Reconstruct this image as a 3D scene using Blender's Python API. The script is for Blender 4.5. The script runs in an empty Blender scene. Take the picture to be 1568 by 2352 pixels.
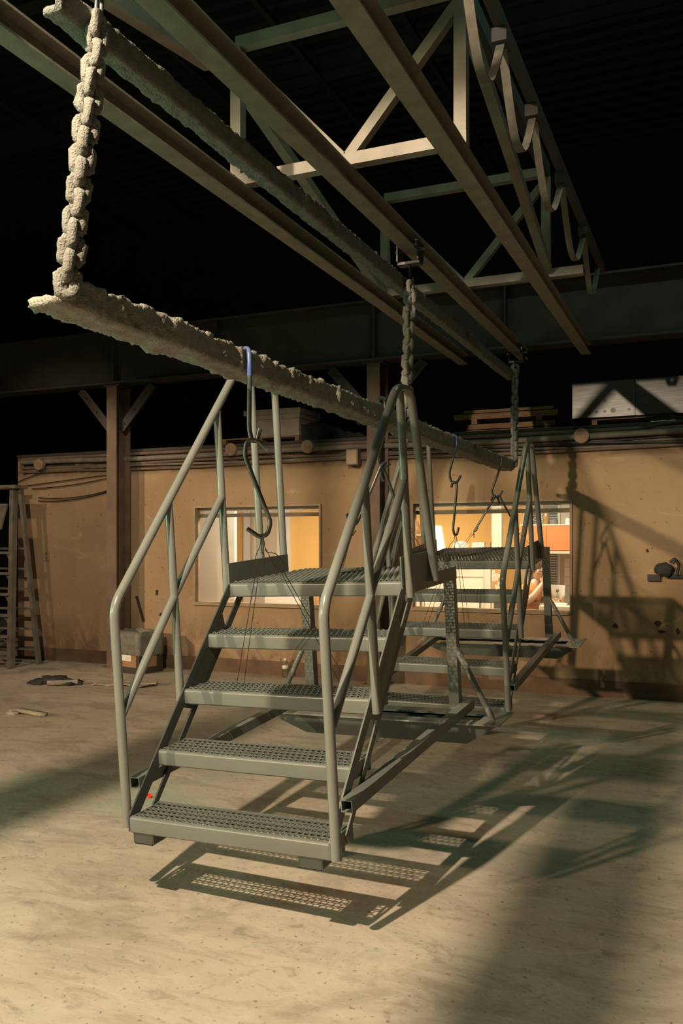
import bpy, bmesh, math, random
from mathutils import Vector, Matrix, Euler, noise
random.seed(7)
PI = math.pi
SC = bpy.context.scene
COL = SC.collection

# ---------------------------------------------------------------- camera, world, lights, exposure
F_PX, CX, HY, CAM_H, YAW = 2000.0, 784.0, 1252.0, 1.4, math.atan2(861, 2000)
cam_d = bpy.data.cameras.new('camera'); cam = bpy.data.objects.new('camera', cam_d); COL.objects.link(cam)
cam_d.sensor_fit = 'VERTICAL'; cam_d.sensor_height = 36.0; cam_d.sensor_width = 24.0
cam_d.lens = F_PX / 2352 * 36.0
cam_d.shift_y = (HY - 1176) / 2352
cam_d.clip_start = 0.02
cam.location = (0, 0, CAM_H); cam.rotation_euler = (PI / 2, 0, YAW)
SC.camera = cam
SC.view_settings.view_transform = 'Standard'; SC.view_settings.look = 'None'
SC.view_settings.gamma = 1.0; SC.view_settings.use_curve_mapping = False
SC.view_settings.exposure = 0.0
w = bpy.data.worlds.new('night'); SC.world = w; w.use_nodes = True
w.node_tree.nodes['Background'].inputs[0].default_value = (0.10, 0.55, 0.42, 1)
w.node_tree.nodes['Background'].inputs[1].default_value = 0.012


def lamp(name, kind, loc, power, color, size, rot=(0, 0, 0), size_y=None, spot=None, blend=.3):
    d = bpy.data.lights.new(name, kind); d.energy = power; d.color = color
    if kind == 'AREA':
        d.size = size
        if size_y: d.shape = 'RECTANGLE'; d.size_y = size_y
    else:
        d.shadow_soft_size = size
    if kind == 'SPOT':
        d.spot_size = spot; d.spot_blend = blend
    o = bpy.data.objects.new(name, d); o.location = loc; o.rotation_euler = rot; COL.objects.link(o)
    return o


# hall lamp over the camera, soft green fill added over the stairs, low warm sun through the open hall front,
# green fills added on the left, warm fill added for the left wall
DOWN = (0, 0, 0)
lamp('hall_lamp_rear', 'SPOT', (-1.88, 0.25, 3.88), 1170, (1.0, .785, .56), .035, DOWN, spot=math.radians(170), blend=.075)
lamp('green_overhead_fill', 'AREA', (-.4, 5.2, 6.4), 34, (.62, 1.0, .70), 1.6, DOWN, size_y=.3)  # unseen soft fill, added to green the upper edges and back floor
sun = bpy.data.lights.new('low_sun', 'SUN'); sun.energy = 1.65; sun.color = (1.0, .72, .45); sun.angle = math.radians(1.3)
so = bpy.data.objects.new('low_sun', sun); COL.objects.link(so)
so.rotation_euler = Vector((.6, 1.0, -.325)).to_track_quat('-Z', 'Y').to_euler(); so.location = (-9, -8, 7)
lamp('green_fill', 'AREA', (-3.4, 0.5, 2.0), 42, (.22, 1.0, .5), .35, (math.radians(180), 0, 0))  # unseen fill facing up, added to tint the beam undersides green
lamp('green_fill', 'AREA', (-4.6, 1.6, 1.5), 30, (.30, 1.0, .68), .5, (0, math.radians(-100), 0))  # second unseen fill, added to tint the stair's left faces teal
lamp('wall_fill_left', 'SPOT', (-7.2, 5.2, 3.6), 105, (1.0, .77, .52), .06, Vector((.2, 3.1, -2.2)).to_track_quat('-Z', 'Y').to_euler(), spot=math.radians(75), blend=.8)  # unseen spot added to brighten the left end of the office wall
# office ceiling lamps
lamp('office_lamp', 'AREA', (-4.6, 9.25, 2.38), 100, (1.0, .86, .66), 1.2, size_y=.5)
lamp('office_lamp', 'AREA', (-2.1, 9.25, 2.38), 85, (1.0, .86, .66), 1.2, size_y=.5)

# ---------------------------------------------------------------- measuring helpers: a sight line cut by a plane of the room
_F = Vector((-math.sin(YAW), math.cos(YAW), 0)); _R = Vector((math.cos(YAW), math.sin(YAW), 0)); _C = Vector((0, 0, CAM_H))
def _ray(u, v): return _F + _R * ((u - CX) / F_PX) + Vector((0, 0, (HY - v) / F_PX))
def at_x(u, v, X): r = _ray(u, v); return _C + r * (X / r.x)
def at_y(u, v, Y): r = _ray(u, v); return _C + r * (Y / r.y)
def at_z(u, v, Z): r = _ray(u, v); return _C + r * ((Z - CAM_H) / r.z)
def at_d(u, v, D): return _C + _ray(u, v) * D


# ---------------------------------------------------------------- materials
def node_mat(name):
    m = bpy.data.materials.new(name); m.use_nodes = True
    nt = m.node_tree; return m, nt, nt.nodes['Principled BSDF']


def worn(name, c1, c2, rough=.6, metal=0., scale=8., bump=.0, bscale=60., detail=6., lo=.35, hi=.65, spec=.5, stretch=(1, 1, 1), coat=0.):
    m, nt, b = node_mat(name); N = nt.nodes; L = nt.links
    tc = N.new('ShaderNodeTexCoord'); mp = N.new('ShaderNodeMapping'); mp.inputs['Scale'].default_value = stretch
    L.new(tc.outputs['Object'], mp.inputs[0])
    n = N.new('ShaderNodeTexNoise'); n.inputs['Scale'].default_value = scale; n.inputs['Detail'].default_value = detail
    L.new(mp.outputs[0], n.inputs['Vector'])
    r = N.new('ShaderNodeMapRange'); r.inputs[1].default_value = lo; r.inputs[2].default_value = hi; L.new(n.outputs[0], r.inputs[0])
    mx = N.new('ShaderNodeMix'); mx.data_type = 'RGBA'
    mx.inputs[6].default_value = (*c1, 1); mx.inputs[7].default_value = (*c2, 1); L.new(r.outputs[0], mx.inputs[0])
    L.new(mx.outputs[2], b.inputs['Base Color'])
    b.inputs['Roughness'].default_value = rough; b.inputs['Metallic'].default_value = metal
    b.inputs['Specular IOR Level'].default_value = spec
    b.inputs['Coat Weight'].default_value = coat
    if bump:
        n2 = N.new('ShaderNodeTexNoise'); n2.inputs['Scale'].default_value = bscale; n2.inputs['Detail'].default_value = 5
        L.new(mp.outputs[0], n2.inputs['Vector'])
        bp = N.new('ShaderNodeBump'); bp.inputs['Strength'].default_value = bump; bp.inputs['Distance'].default_value = .01
        L.new(n2.outputs[0], bp.inputs['Height']); L.new(bp.outputs[0], b.inputs['Normal'])
    return m


def flat(name, c, rough=.6, metal=0., spec=.5):
    m, nt, b = node_mat(name)
    b.inputs['Base Color'].default_value = (*c, 1); b.inputs['Roughness'].default_value = rough
    b.inputs['Metallic'].default_value = metal; b.inputs['Specular IOR Level'].default_value = spec
    return m


def emit(name, c, s):
    m, nt, b = node_mat(name); b.inputs['Emission Color'].default_value = (*c, 1); b.inputs['Emission Strength'].default_value = s
    b.inputs['Base Color'].default_value = (*c, 1)
    return m


def glass_mat(name):
    m = bpy.data.materials.new(name); m.use_nodes = True; nt = m.node_tree; nt.nodes.clear(); N = nt.nodes; L = nt.links
    o = N.new('ShaderNodeOutputMaterial'); t = N.new('ShaderNodeBsdfTransparent'); g = N.new('ShaderNodeBsdfGlossy')
    d = N.new('ShaderNodeBsdfDiffuse'); d.inputs[0].default_value = (.5, .45, .38, 1)
    g.inputs['Roughness'].default_value = .03; t.inputs[0].default_value = (.93, .94, .92, 1)
    f = N.new('ShaderNodeFresnel'); f.inputs[0].default_value = 1.45
    m1 = N.new('ShaderNodeMixShader'); m2 = N.new('ShaderNodeMixShader'); m2.inputs[0].default_value = .06
    L.new(f.outputs[0], m1.inputs[0]); L.new(t.outputs[0], m1.inputs[1]); L.new(g.outputs[0], m1.inputs[2])
    L.new(m1.outputs[0], m2.inputs[1]); L.new(d.outputs[0], m2.inputs[2]); L.new(m2.outputs[0], o.inputs[0])
    return m


def floor_mat():
    m, nt, b = node_mat('concrete_floor'); N = nt.nodes; L = nt.links
    tc = N.new('ShaderNodeTexCoord')
    def nz(scale, detail, st=(1, 1, 1), rot=0, rough=.55, dist=0):
        mp = N.new('ShaderNodeMapping'); mp.inputs['Scale'].default_value = st; mp.inputs['Rotation'].default_value = (0, 0, rot)
        L.new(tc.outputs['Object'], mp.inputs[0])
        n = N.new('ShaderNodeTexNoise'); n.inputs['Scale'].default_value = scale; n.inputs['Detail'].default_value = detail
        n.inputs['Roughness'].default_value = rough; n.inputs['Distortion'].default_value = dist
        L.new(mp.outputs[0], n.inputs['Vector']); return n.outputs[0]
    def rng(x, lo, hi, a=0, c=1):
        r = N.new('ShaderNodeMapRange'); r.inputs[1].default_value = lo; r.inputs[2].default_value = hi
        r.inputs[3].default_value = a; r.inputs[4].default_value = c; L.new(x, r.inputs[0]); return r.outputs[0]
    def mix(fac, a, c, mode='MIX'):
        x = N.new('ShaderNodeMix'); x.data_type = 'RGBA'; x.blend_type = mode
        L.new(fac, x.inputs[0])
        for i, q in ((6, a), (7, c)):
            if isinstance(q, tuple): x.inputs[i].default_value = (*q, 1)
            else: L.new(q, x.inputs[i])
        return x.outputs[2]
    c = mix(rng(nz(.9, 7), .36, .66), (.39, .33, .26), (.53, .455, .36))
    c = mix(rng(nz(2.1, 9, (1, 1.8, 1), .5, .66, .9), .48, .66, 0, .65), c, (.24, .205, .16))
    c = mix(rng(nz(1.4, 8, (1, 2.2, 1), -.9, .62, 1.4), .52, .64, 0, .6), c, (.52, .45, .36))       # dusty smears
    c = mix(rng(nz(7, 8, (1, 1.5, 1), .9, .7, .7), .55, .70, 0, .6), c, (.19, .16, .125))
    c = mix(rng(nz(.75, 5, rot=1.7), .57, .66, 0, .55), c, (.25, .34, .26))
    c = mix(rng(nz(3.6, 6, (1, 1.6, 1), 2.2, .6, .5), .66, .72, 0, .5), c, (.27, .38, .30))          # green paint traces
    c = mix(rng(nz(38, 4), .62, .72, 0, .75), c, (.10, .085, .07))
    c = mix(rng(nz(5, 8, (1, 7, 1), -.6, .6, 1.5), .60, .66, 0, .35), c, (.55, .48, .38))
    L.new(c, b.inputs['Base Color'])
    b.inputs['Roughness'].default_value = .72; b.inputs['Specular IOR Level'].default_value = .3
    bp = N.new('ShaderNodeBump'); bp.inputs['Strength'].default_value = .17; bp.inputs['Distance'].default_value = .02
    L.new(nz(15, 9, (1, 1.15, 1), .4, .65, .5), bp.inputs['Height']); L.new(bp.outputs[0], b.inputs['Normal'])
    return m


def plaster_mat():
    m, nt, b = node_mat('stained_plaster'); N = nt.nodes; L = nt.links
    tc = N.new('ShaderNodeTexCoord'); sx = N.new('ShaderNodeSeparateXYZ'); L.new(tc.outputs['Object'], sx.inputs[0])
    def nz(scale, detail, st=(1, 1, 1), dist=0, rough=.55):
        mp = N.new('ShaderNodeMapping'); mp.inputs['Scale'].default_value = st; L.new(tc.outputs['Object'], mp.inputs[0])
        n = N.new('ShaderNodeTexNoise'); n.inputs['Scale'].default_value = scale; n.inputs['Detail'].default_value = detail
        n.inputs['Distortion'].default_value = dist; n.inputs['Roughness'].default_value = rough
        L.new(mp.outputs[0], n.inputs['Vector']); return n.outputs[0]
    def rng(x, lo, hi, a=0, c=1):
        r = N.new('ShaderNodeMapRange'); r.inputs[1].default_value = lo; r.inputs[2].default_value = hi
        r.inputs[3].default_value = a; r.inputs[4].default_value = c; L.new(x, r.inputs[0]); return r.outputs[0]
    def mul(x, y):
        q = N.new('ShaderNodeMath'); q.operation = 'MULTIPLY'; L.new(x, q.inputs[0]); L.new(y, q.inputs[1]); return q.outputs[0]
    def mix(fac, a, c):
        x = N.new('ShaderNodeMix'); x.data_type = 'RGBA'; L.new(fac, x.inputs[0])
        for i, q in ((6, a), (7, c)):
            if isinstance(q, tuple): x.inputs[i].default_value = (*q, 1)
            else: L.new(q, x.inputs[i])
        return x.outputs[2]
    c = mix(rng(nz(1.1, 6), .35, .68), (.31, .215, .13), (.39, .28, .175))
    c = mix(rng(nz(3, 7, (1, 1, .25), .4), .55, .75, 0, .45), c, (.27, .18, .10))          # drips running down
    c = mix(rng(nz(2.2, 8, (1, 1, 2), 1.2, .65), .60, .68, 0, .35), c, (.58, .43, .27))        # scuffs
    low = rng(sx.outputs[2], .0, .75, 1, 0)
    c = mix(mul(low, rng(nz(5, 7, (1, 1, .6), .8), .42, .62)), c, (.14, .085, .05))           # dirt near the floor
    c = mix(rng(nz(26, 4), .66, .74, 0, .8), c, (.12, .08, .05))
    c = mix(mul(rng(sx.outputs[2], 2.2, 2.30), rng(nz(4, 7), .30, .50)), c, (.06, .042, .028))      # sooty top band
    L.new(c, b.inputs['Base Color']); b.inputs['Roughness'].default_value = .85; b.inputs['Specular IOR Level'].default_value = .2
    bp = N.new('ShaderNodeBump'); bp.inputs['Strength'].default_value = .25; bp.inputs['Distance'].default_value = .01
    L.new(nz(30, 8), bp.inputs['Height']); L.new(bp.outputs[0], b.inputs['Normal'])
    return m


M = {}
M['floor'] = floor_mat()
M['plaster'] = plaster_mat()
M['base'] = worn('dark_skirting_paint', (.10, .06, .035), (.17, .10, .055), .7, scale=4, bump=.2)
M['dark_steel'] = worn('sooty_steel_paint', (.026, .023, .021), (.042, .035, .030), .7, scale=5, bump=.1, bscale=30)
M['col_steel'] = worn('brown_column_paint', (.10, .065, .045), (.15, .10, .07), .65, scale=4, bump=.1, bscale=25)
M['beam'] = worn('grimy_beam_paint', (.12, .105, .08), (.17, .15, .11), .55, scale=14, bump=.12, bscale=60)
M['truss'] = worn('grey_tube_paint', (.14, .13, .105), (.19, .175, .14), .5, scale=9, bump=.05)
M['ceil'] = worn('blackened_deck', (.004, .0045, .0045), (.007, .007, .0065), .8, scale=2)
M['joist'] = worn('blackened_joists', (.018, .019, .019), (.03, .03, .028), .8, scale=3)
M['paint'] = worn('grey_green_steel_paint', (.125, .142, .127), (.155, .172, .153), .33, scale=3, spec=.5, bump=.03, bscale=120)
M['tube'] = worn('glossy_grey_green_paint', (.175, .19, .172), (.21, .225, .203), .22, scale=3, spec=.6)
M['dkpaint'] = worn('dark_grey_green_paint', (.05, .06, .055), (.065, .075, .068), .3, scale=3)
M['crust'] = worn('crusted_overspray', (.16, .162, .142), (.22, .218, .192), .9, scale=25, bump=.9, bscale=170, spec=.15, lo=.3, hi=.7)
M['crust2'] = worn('crusted_overspray_grey', (.12, .13, .115), (.18, .185, .165), .9, scale=25, bump=.9, bscale=170, spec=.15, lo=.3, hi=.7)
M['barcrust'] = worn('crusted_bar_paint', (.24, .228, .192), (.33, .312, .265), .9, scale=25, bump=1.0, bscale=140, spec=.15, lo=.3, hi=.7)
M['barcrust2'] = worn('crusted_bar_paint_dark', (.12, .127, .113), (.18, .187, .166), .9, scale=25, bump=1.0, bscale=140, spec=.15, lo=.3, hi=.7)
M['hook'] = worn('bare_steel_rod', (.10, .115, .11), (.16, .17, .16), .35, metal=.6, scale=20)
M['blue'] = worn('blue_painted_rod', (.05, .10, .32), (.08, .13, .26), .4, scale=20)
M['wire'] = flat('tie_wire', (.10, .09, .075), .45, .7)
M['black_rubber'] = flat('black_rubber', (.02, .02, .02), .6)
M['festoon'] = worn('grey_flat_cable', (.06, .058, .046), (.085, .08, .062), .6, scale=20)
M['wood'] = worn('weathered_wood', (.16, .085, .04), (.24, .135, .07), .75, scale=5, stretch=(1, 9, 9), bump=.15)
M['lad'] = worn('grimy_ladder_paint', (.12, .105, .085), (.19, .165, .13), .65, scale=8)
M['galv'] = worn('galvanised_sheet', (.085, .085, .083), (.13, .13, .125), .38, metal=.5, scale=14, stretch=(.3, 1, 6), bump=.04, bscale=30)
M['card'] = worn('kraft_cardboard', (.30, .17, .08), (.36, .21, .105), .8, scale=7)
M['blackcard'] = worn('printed_black_card', (.035, .028, .022), (.05, .04, .032), .6, scale=7)
M['bag'] = worn('grey_bin_liner', (.14, .14, .12), (.20, .195, .165), .45, scale=12, bump=.3, bscale=25)
M['blkplastic'] = worn('black_plastic_sheet', (.015, .015, .016), (.03, .03, .03), .25, scale=8, bump=.4, bscale=12)
M['white'] = flat('white_paint', (.75, .72, .66), .5)
M['paper'] = flat('white_paper', (.80, .78, .72), .7)
M['cream'] = flat('cream_laminate', (.72, .66, .54), .45)
M['beige'] = flat('beige_door_paint', (.55, .47, .36), .55)
M['yellow'] = worn('yellow_wall_paint', (.78, .46, .13), (.82, .49, .15), .7, scale=1.5)
M['orange'] = flat('orange_laminate', (.62, .20, .06), .5)
M['greywall'] = flat('pale_grey_wall', (.62, .57, .5), .7)
M['shirt'] = worn('orange_cotton', (.45, .17, .04), (.52, .21, .05), .9, scale=30)
M['skin'] = flat('skin', (.46, .28, .19), .5)
M['hair'] = worn('short_brown_hair', (.035, .02, .012), (.06, .036, .02), .95, scale=60, spec=.05)
M['trouser'] = flat('grey_trousers', (.16, .15, .14), .9)
M['deskwood'] = worn('brown_desk_veneer', (.33, .17, .09), (.40, .21, .11), .5, scale=3, stretch=(1, 6, 6))
M['black'] = flat('black_plastic', (.02, .02, .02), .4)
M['soot'] = worn('chipped_dark_hole', (.03, .02, .014), (.06, .04, .026), .9, scale=40)
M['rag'] = worn('dirty_rag', (.30, .26, .20), (.42, .37, .29), .9, scale=14, bump=.3, bscale=50)
M['dkrag'] = worn('dark_rag', (.018, .02, .018), (.04, .04, .035), .9, scale=14, bump=.4, bscale=50)
M['red'] = flat('red_plastic', (.85, .06, .02), .4)
M['pane'] = glass_mat('window_glass')
M['clearplastic'] = glass_mat('clear_plastic')
M['concrete'] = worn('grey_block', (.28, .25, .2), (.36, .32, .26), .85, scale=8)
M['blind'] = flat('pale_slats', (.74, .76, .74), .5)
M['night'] = flat('night_glass', (.08, .16, .20), .1)
M['framem'] = worn('tan_window_frame', (.27, .20, .12), (.34, .25, .155), .5, scale=8)
M['amber'] = flat('amber_glass', (.33, .19, .06), .1)
M['tile_a'] = flat('brown_tile', (.52, .27, .08), .3)
M['tile_b'] = flat('cream_tile', (.75, .62, .42), .3)
M['jbox'] = worn('rusty_tan_lid', (.20, .14, .085), (.28, .20, .125), .8, scale=20)
M['lampglow'] = emit('lamp_diffuser', (1, .88, .7), 3.0)


# ---------------------------------------------------------------- mesh helpers
def mesh_obj(name, bm, mat, parent=None, smooth=False, loc=None, sharp=None):
    me = bpy.data.meshes.new(name); bm.normal_update(); bm.to_mesh(me); bm.free()
    if mat is not None:
        me.materials.append(M[mat] if isinstance(mat, str) else mat)
    if smooth:
        for p in me.polygons: p.use_smooth = True
        if sharp: me.set_sharp_from_angle(angle=math.radians(sharp))
    o = bpy.data.objects.new(name, me); COL.objects.link(o)
    if parent is not None: o.parent = parent
    if loc is not None: o.location = loc
    return o


def tag(o, label=None, cat=None, group=None, kind=None):
    if label: o['label'] = label
    if cat: o['category'] = cat
    if group: o['group'] = group
    if kind: o['kind'] = kind
    return o


def root(name, label, cat, loc=(0, 0, 0), rot=None, group=None):
    o = bpy.data.objects.new(name, None); COL.objects.link(o); o.location = loc; o.empty_display_size = .1
    if rot is not None: o.rotation_euler = rot
    return tag(o, label, cat, group)


def copy_tree(o, parent=None):
    c = o.copy(); COL.objects.link(c)
    if parent is not None: c.parent = parent
    for ch in list(o.children): copy_tree(ch, c)
    return c


def box(bm, x0, x1, y0, y1, z0, z1):
    v = [bm.verts.new((x, y, z)) for x in (x0, x1) for y in (y0, y1) for z in (z0, z1)]
    for f in ((0, 1, 3, 2), (4, 6, 7, 5), (0, 4, 5, 1), (2, 3, 7, 6), (0, 2, 6, 4), (1, 5, 7, 3)):
        bm.faces.new([v[i] for i in f])
    return v


def boxes(*bs):
    bm = bmesh.new()
    for b in bs: box(bm, *b)
    return bm


def frame_of(d, up=Vector((0, 0, 1))):
    d = d.normalized()
    if abs(d.dot(up)) > .999: up = Vector((0, 1, 0))
    a = d.cross(up).normalized(); b = a.cross(d).normalized()
    return a, b


def sweep(bm, pts, prof, closed=False, up=Vector((0, 0, 1)), cap=True, scales=None):
    """profile (list of (a,b)) carried along pts with mitred corners"""
    pts = [Vector(p) for p in pts]; n = len(pts); rings = []
    a0 = None
    for i, p in enumerate(pts):
        if closed:
            d1 = (p - pts[i - 1]).normalized(); d2 = (pts[(i + 1) % n] - p).normalized()
        else:
            d1 = (p - pts[max(i - 1, 0)]); d2 = (pts[min(i + 1, n - 1)] - p)
            if d1.length < 1e-9: d1 = d2
            if d2.length < 1e-9: d2 = d1
            d1 = d1.normalized(); d2 = d2.normalized()
        t = (d1 + d2)
        t = t.normalized() if t.length > 1e-6 else d1
        if a0 is None: a, b = frame_of(t, up)
        else:
            a = (a0 - t * a0.dot(t)).normalized(); b = a.cross(t).normalized()
        a0 = a
        s = 1 / max(.5, math.sqrt(max(.0, (1 + d1.dot(d2)) / 2)))
        # stretch in the bend plane
        nb = (d2 - d1); k = scales[i] if scales else 1
        ring = []
        for (x, y) in prof:
            off = a * x * k + b * y * k
            if nb.length > 1e-5:
                e = nb.normalized(); off = off + e * off.dot(e) * (s - 1)
            ring.append(bm.verts.new(p + off))
        rings.append(ring)
    m = len(prof)
    for i in range(n if closed else n - 1):
        r0, r1 = rings[i], rings[(i + 1) % n]
        for j in range(m):
            bm.faces.new((r0[j], r0[(j + 1) % m], r1[(j + 1) % m], r1[j]))
    if cap and not closed:
        bm.faces.new(list(reversed(rings[0]))); bm.faces.new(rings[-1])
    return rings


def circ(r, n=12): return [(r * math.cos(2 * PI * i / n), r * math.sin(2 * PI * i / n)) for i in range(n)]
def rect(w, h): return [(-w / 2, -h / 2), (w / 2, -h / 2), (w / 2, h / 2), (-w / 2, h / 2)]


def bend(pts, r=.05, n=5):
    """round the corners of a polyline"""
    pts = [Vector(p) for p in pts]; out = [pts[0]]
    for i in range(1, len(pts) - 1):
        p = pts[i]; a = pts[i - 1] - p; b = pts[i + 1] - p
        k = min(r, a.length * .45, b.length * .45)
        A = p + a.normalized() * k; B = p + b.normalized() * k
        for j in range(n + 1):
            t = j / n; out.append((1 - t) ** 2 * A + 2 * t * (1 - t) * p + t * t * B)
    out.append(pts[-1]); return out


def tube(name, pts, r, mat, parent=None, seg=12, rnd=0.0):
    bm = bmesh.new(); sweep(bm, bend(pts, rnd) if rnd else pts, circ(r, seg))
    bmesh.ops.recalc_face_normals(bm, faces=bm.faces)
    return mesh_obj(name, bm, mat, parent, smooth=True, sharp=50)


def bar(bm, p, q, w, h, up=Vector((0, 0, 1))):
    sweep(bm, [p, q], rect(w, h), up=up)


def sqtube(name, p, q, w, h, mat, parent=None, hollow=False, wall=.004, up=Vector((0, 0, 1))):
    bm = bmesh.new()
    if hollow:
        p = Vector(p); q = Vector(q)
        ro = sweep(bm, [p, q], rect(w, h), cap=False, up=up); ri = sweep(bm, [p, q], rect(w - 2 * wall, h - 2 * wall), cap=False, up=up)
        for e in (0, 1):
            for j in range(4):
                bm.faces.new((ro[e][j], ro[e][(j + 1) % 4], ri[e][(j + 1) % 4], ri[e][j]))
    else:
        bar(bm, p, q, w, h, up)
    bmesh.ops.recalc_face_normals(bm, faces=bm.faces)
    return mesh_obj(name, bm, mat, parent)


def prism(bm, poly, axis, a, b):
    """polygon poly (2-D) extruded from a to b along axis 0/1/2 (the other two axes in order)"""
    def P(p, t):
        l = list(p); l.insert(axis, t); return bm.verts.new(l)
    A = [P(p, a) for p in poly]; B = [P(p, b) for p in poly]; n = len(poly)
    bm.faces.new(A); bm.faces.new(list(reversed(B)))
    for i in range(n): bm.faces.new((A[i], B[i], B[(i + 1) % n], A[(i + 1) % n]))


def recalc(bm): bmesh.ops.recalc_face_normals(bm, faces=bm.faces); return bm


def lathe(bm, prof, n=16, c=(0, 0, 0)):
    rings = [[bm.verts.new((c[0] + r * math.cos(2 * PI * i / n), c[1] + r * math.sin(2 * PI * i / n), c[2] + z)) for i in range(n)] for r, z in prof]
    for a, b in zip(rings, rings[1:]):
        for i in range(n): bm.faces.new((a[i], a[(i + 1) % n], b[(i + 1) % n], b[i]))
    bm.faces.new(list(reversed(rings[0]))); bm.faces.new(rings[-1])
    return bm


# ================================================================ SETTING
WY = 8.33                    # hall side of the office wall
XL, XR = -7.95, 3.2
tag(mesh_obj('floor', boxes((-13, 6, -5, 13, -.1, 0)), 'floor'), kind='structure')
# office front wall with two window openings
w1 = (-5.39, -3.82, .75, 1.835); w2 = (-2.82, -1.24, .765, 1.835)
T = .12
bm = boxes((XL, w1[0], WY, WY + T, 0, 2.48), (w1[1], w2[0], WY, WY + T, 0, 2.48), (w2[1], XR, WY, WY + T, 0, 2.48),
           (w1[0], w1[1], WY, WY + T, 0, w1[2]), (w1[0], w1[1], WY, WY + T, w1[3], 2.48),
           (w2[0], w2[1], WY, WY + T, 0, w2[2]), (w2[0], w2[1], WY, WY + T, w2[3], 2.48))
tag(mesh_obj('wall_back', bm, 'plaster'), kind='structure')
tag(mesh_obj('baseboard_back', boxes((XL, XR, WY - .012, WY, 0, .15)), 'base'), kind='structure')
tag(mesh_obj('trim_1', boxes((XL, XR, WY - .02, WY + .12, 2.48, 2.51)), 'dark_steel'), kind='structure')
# hall shell in the dark
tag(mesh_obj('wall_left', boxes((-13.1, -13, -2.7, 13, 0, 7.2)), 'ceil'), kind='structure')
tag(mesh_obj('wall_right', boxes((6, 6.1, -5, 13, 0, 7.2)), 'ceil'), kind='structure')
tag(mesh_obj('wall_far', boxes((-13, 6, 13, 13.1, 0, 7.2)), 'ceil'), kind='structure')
tag(mesh_obj('trim_31', boxes((-13.1, -13, -5.15, -2.7, 6.6, 7.2)), 'ceil'), kind='structure')
tag(mesh_obj('trim_30', boxes((-13, 6, -5.15, -5, 6.6, 7.3)), 'ceil'), kind='structure')     # header over the open hall front
# corrugated roof deck
bm = bmesh.new(); y = -5.0; prof = []
while y < 13.1:
    prof += [(y, 7.2), (y + .09, 7.2), (y + .12, 7.16), (y + .21, 7.16)]; y += .24
top = [(p[0], p[1] + .02) for p in prof]
va = [[bm.verts.new((x, p[0], p[1])) for p in prof] for x in (-13, 6)]
for i in range(len(prof) - 1): bm.faces.new((va[0][i], va[0][i + 1], va[1][i + 1], va[1][i]))
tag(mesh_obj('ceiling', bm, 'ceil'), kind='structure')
# roof joists: open purlins along X carried by deeper rafters along Y
for i, yy in enumerate((-1.0, .6, 2.2, 3.8, 5.4, 7.0, 9.4)):
    bm = bmesh.new(); box(bm, -13, 6, yy - .04, yy + .04, 6.96, 7.14); box(bm, -13, 6, yy - .09, yy + .09, 6.94, 6.96); box(bm, -13, 6, yy - .09, yy + .09, 7.14, 7.16)
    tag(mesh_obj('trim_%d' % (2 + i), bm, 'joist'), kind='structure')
for i, xx in enumerate((-9.5, -8.2, -6.9, -5.6, -4.3, -3.0, .6, 1.9, 3.2)):
    tag(mesh_obj('trim_%d' % (9 + i), boxes((xx - .03, xx + .03, -5, 13, 6.90, 6.97)), 'joist'), kind='structure')

# office roof slab, side and rear walls, floor, ceiling
tag(mesh_obj('trim_20', boxes((XL, XR, WY + T, 11.3, 2.42, 2.5)), 'dark_steel'), kind='structure')
tag(mesh_obj('wall_office_left', boxes((XL, XL + .1, WY + T, 11.3, 0, 2.42)), 'yellow'), kind='structure')
tag(mesh_obj('wall_office_right', boxes((-.6, -.5, WY + T, 11.3, 0, 2.42)), 'greywall'), kind='structure')
tag(mesh_obj('wall_office_rear', boxes((XL, -2.25, 11.0, 11.1, 0, 2.42)), 'yellow'), kind='structure')
tag(mesh_obj('wall_office_rear_right', boxes((-2.25, -.5, 11.0, 11.1, 0, 2.42)), 'greywall'), kind='structure')
tag(mesh_obj('floor_office', boxes((XL, -.5, WY + T, 11.1, 0, .012)), 'deskwood'), kind='structure')


def window(idx, x0, x1, z0, z1):
    r = bpy.data.objects.new('window_%d' % idx, None); COL.objects.link(r); r.location = (x0, WY, z0); tag(r, kind='structure')
    W, H = x1 - x0, z1 - z0
    f = .02
    mesh_obj('window_frame', boxes((0, f, -.012, .1, 0, H), (W - f, W, -.012, .1, 0, H), (f, W - f, -.012, .1, 0, f * .7), (f, W - f, -.012, .1, H - f, H)), 'framem', r)
    mesh_obj('window_pane', boxes((f, W - f, .05, .056, f * .7, H - f)), 'pane', r)
    b = bmesh.new(); box(b, f, W - f, .085, .115, H - f - .035, H - f)
    mesh_obj('blind_headrail', b, 'white', r)
    mesh_obj('blind_bottom_rail', boxes((f + .005, W - f - .012, .075, .125, H - .125, H - .085)), 'lad', r)
    for k in range(2): mesh_obj('blind_slat', boxes((f + .01, W - f - .01, .08, .12, H - .078 + k * .012, H - .074 + k * .012)), 'white', r)
    for s in (.2, .8): tube('blind_cord', [(W * s, .1, H - .04), (W * s, .1, H - .16)], .002, 'white', r, seg=6)
    mesh_obj('window_sill', boxes((0, W, -.03, .1, -.02, 0)), 'framem', r)
window(1, *w1); window(2, *w2)

# ================================================================ STEEL FRAME
# girder on the two columns
gr = root('roof_girder', 'deep dark riveted steel girder running across above the office wall', 'girder', (-9.5, 8.1, 3.22))
bm = boxes((0, 12.5, -.11, .11, 0, .022), (0, 12.5, -.11, .11, .578, .6), (0, 12.5, -.008, .008, .022, .578))
mesh_obj('girder_section', bm, 'dark_steel', gr)
for xx in (1.4, 3.25, 4.6, 6.4, 7.7, 9.3, 11.0):
    mesh_obj('stiffener', boxes((xx - .008, xx + .008, -.108, .108, .022, .578)), 'dark_steel', gr)


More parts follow.
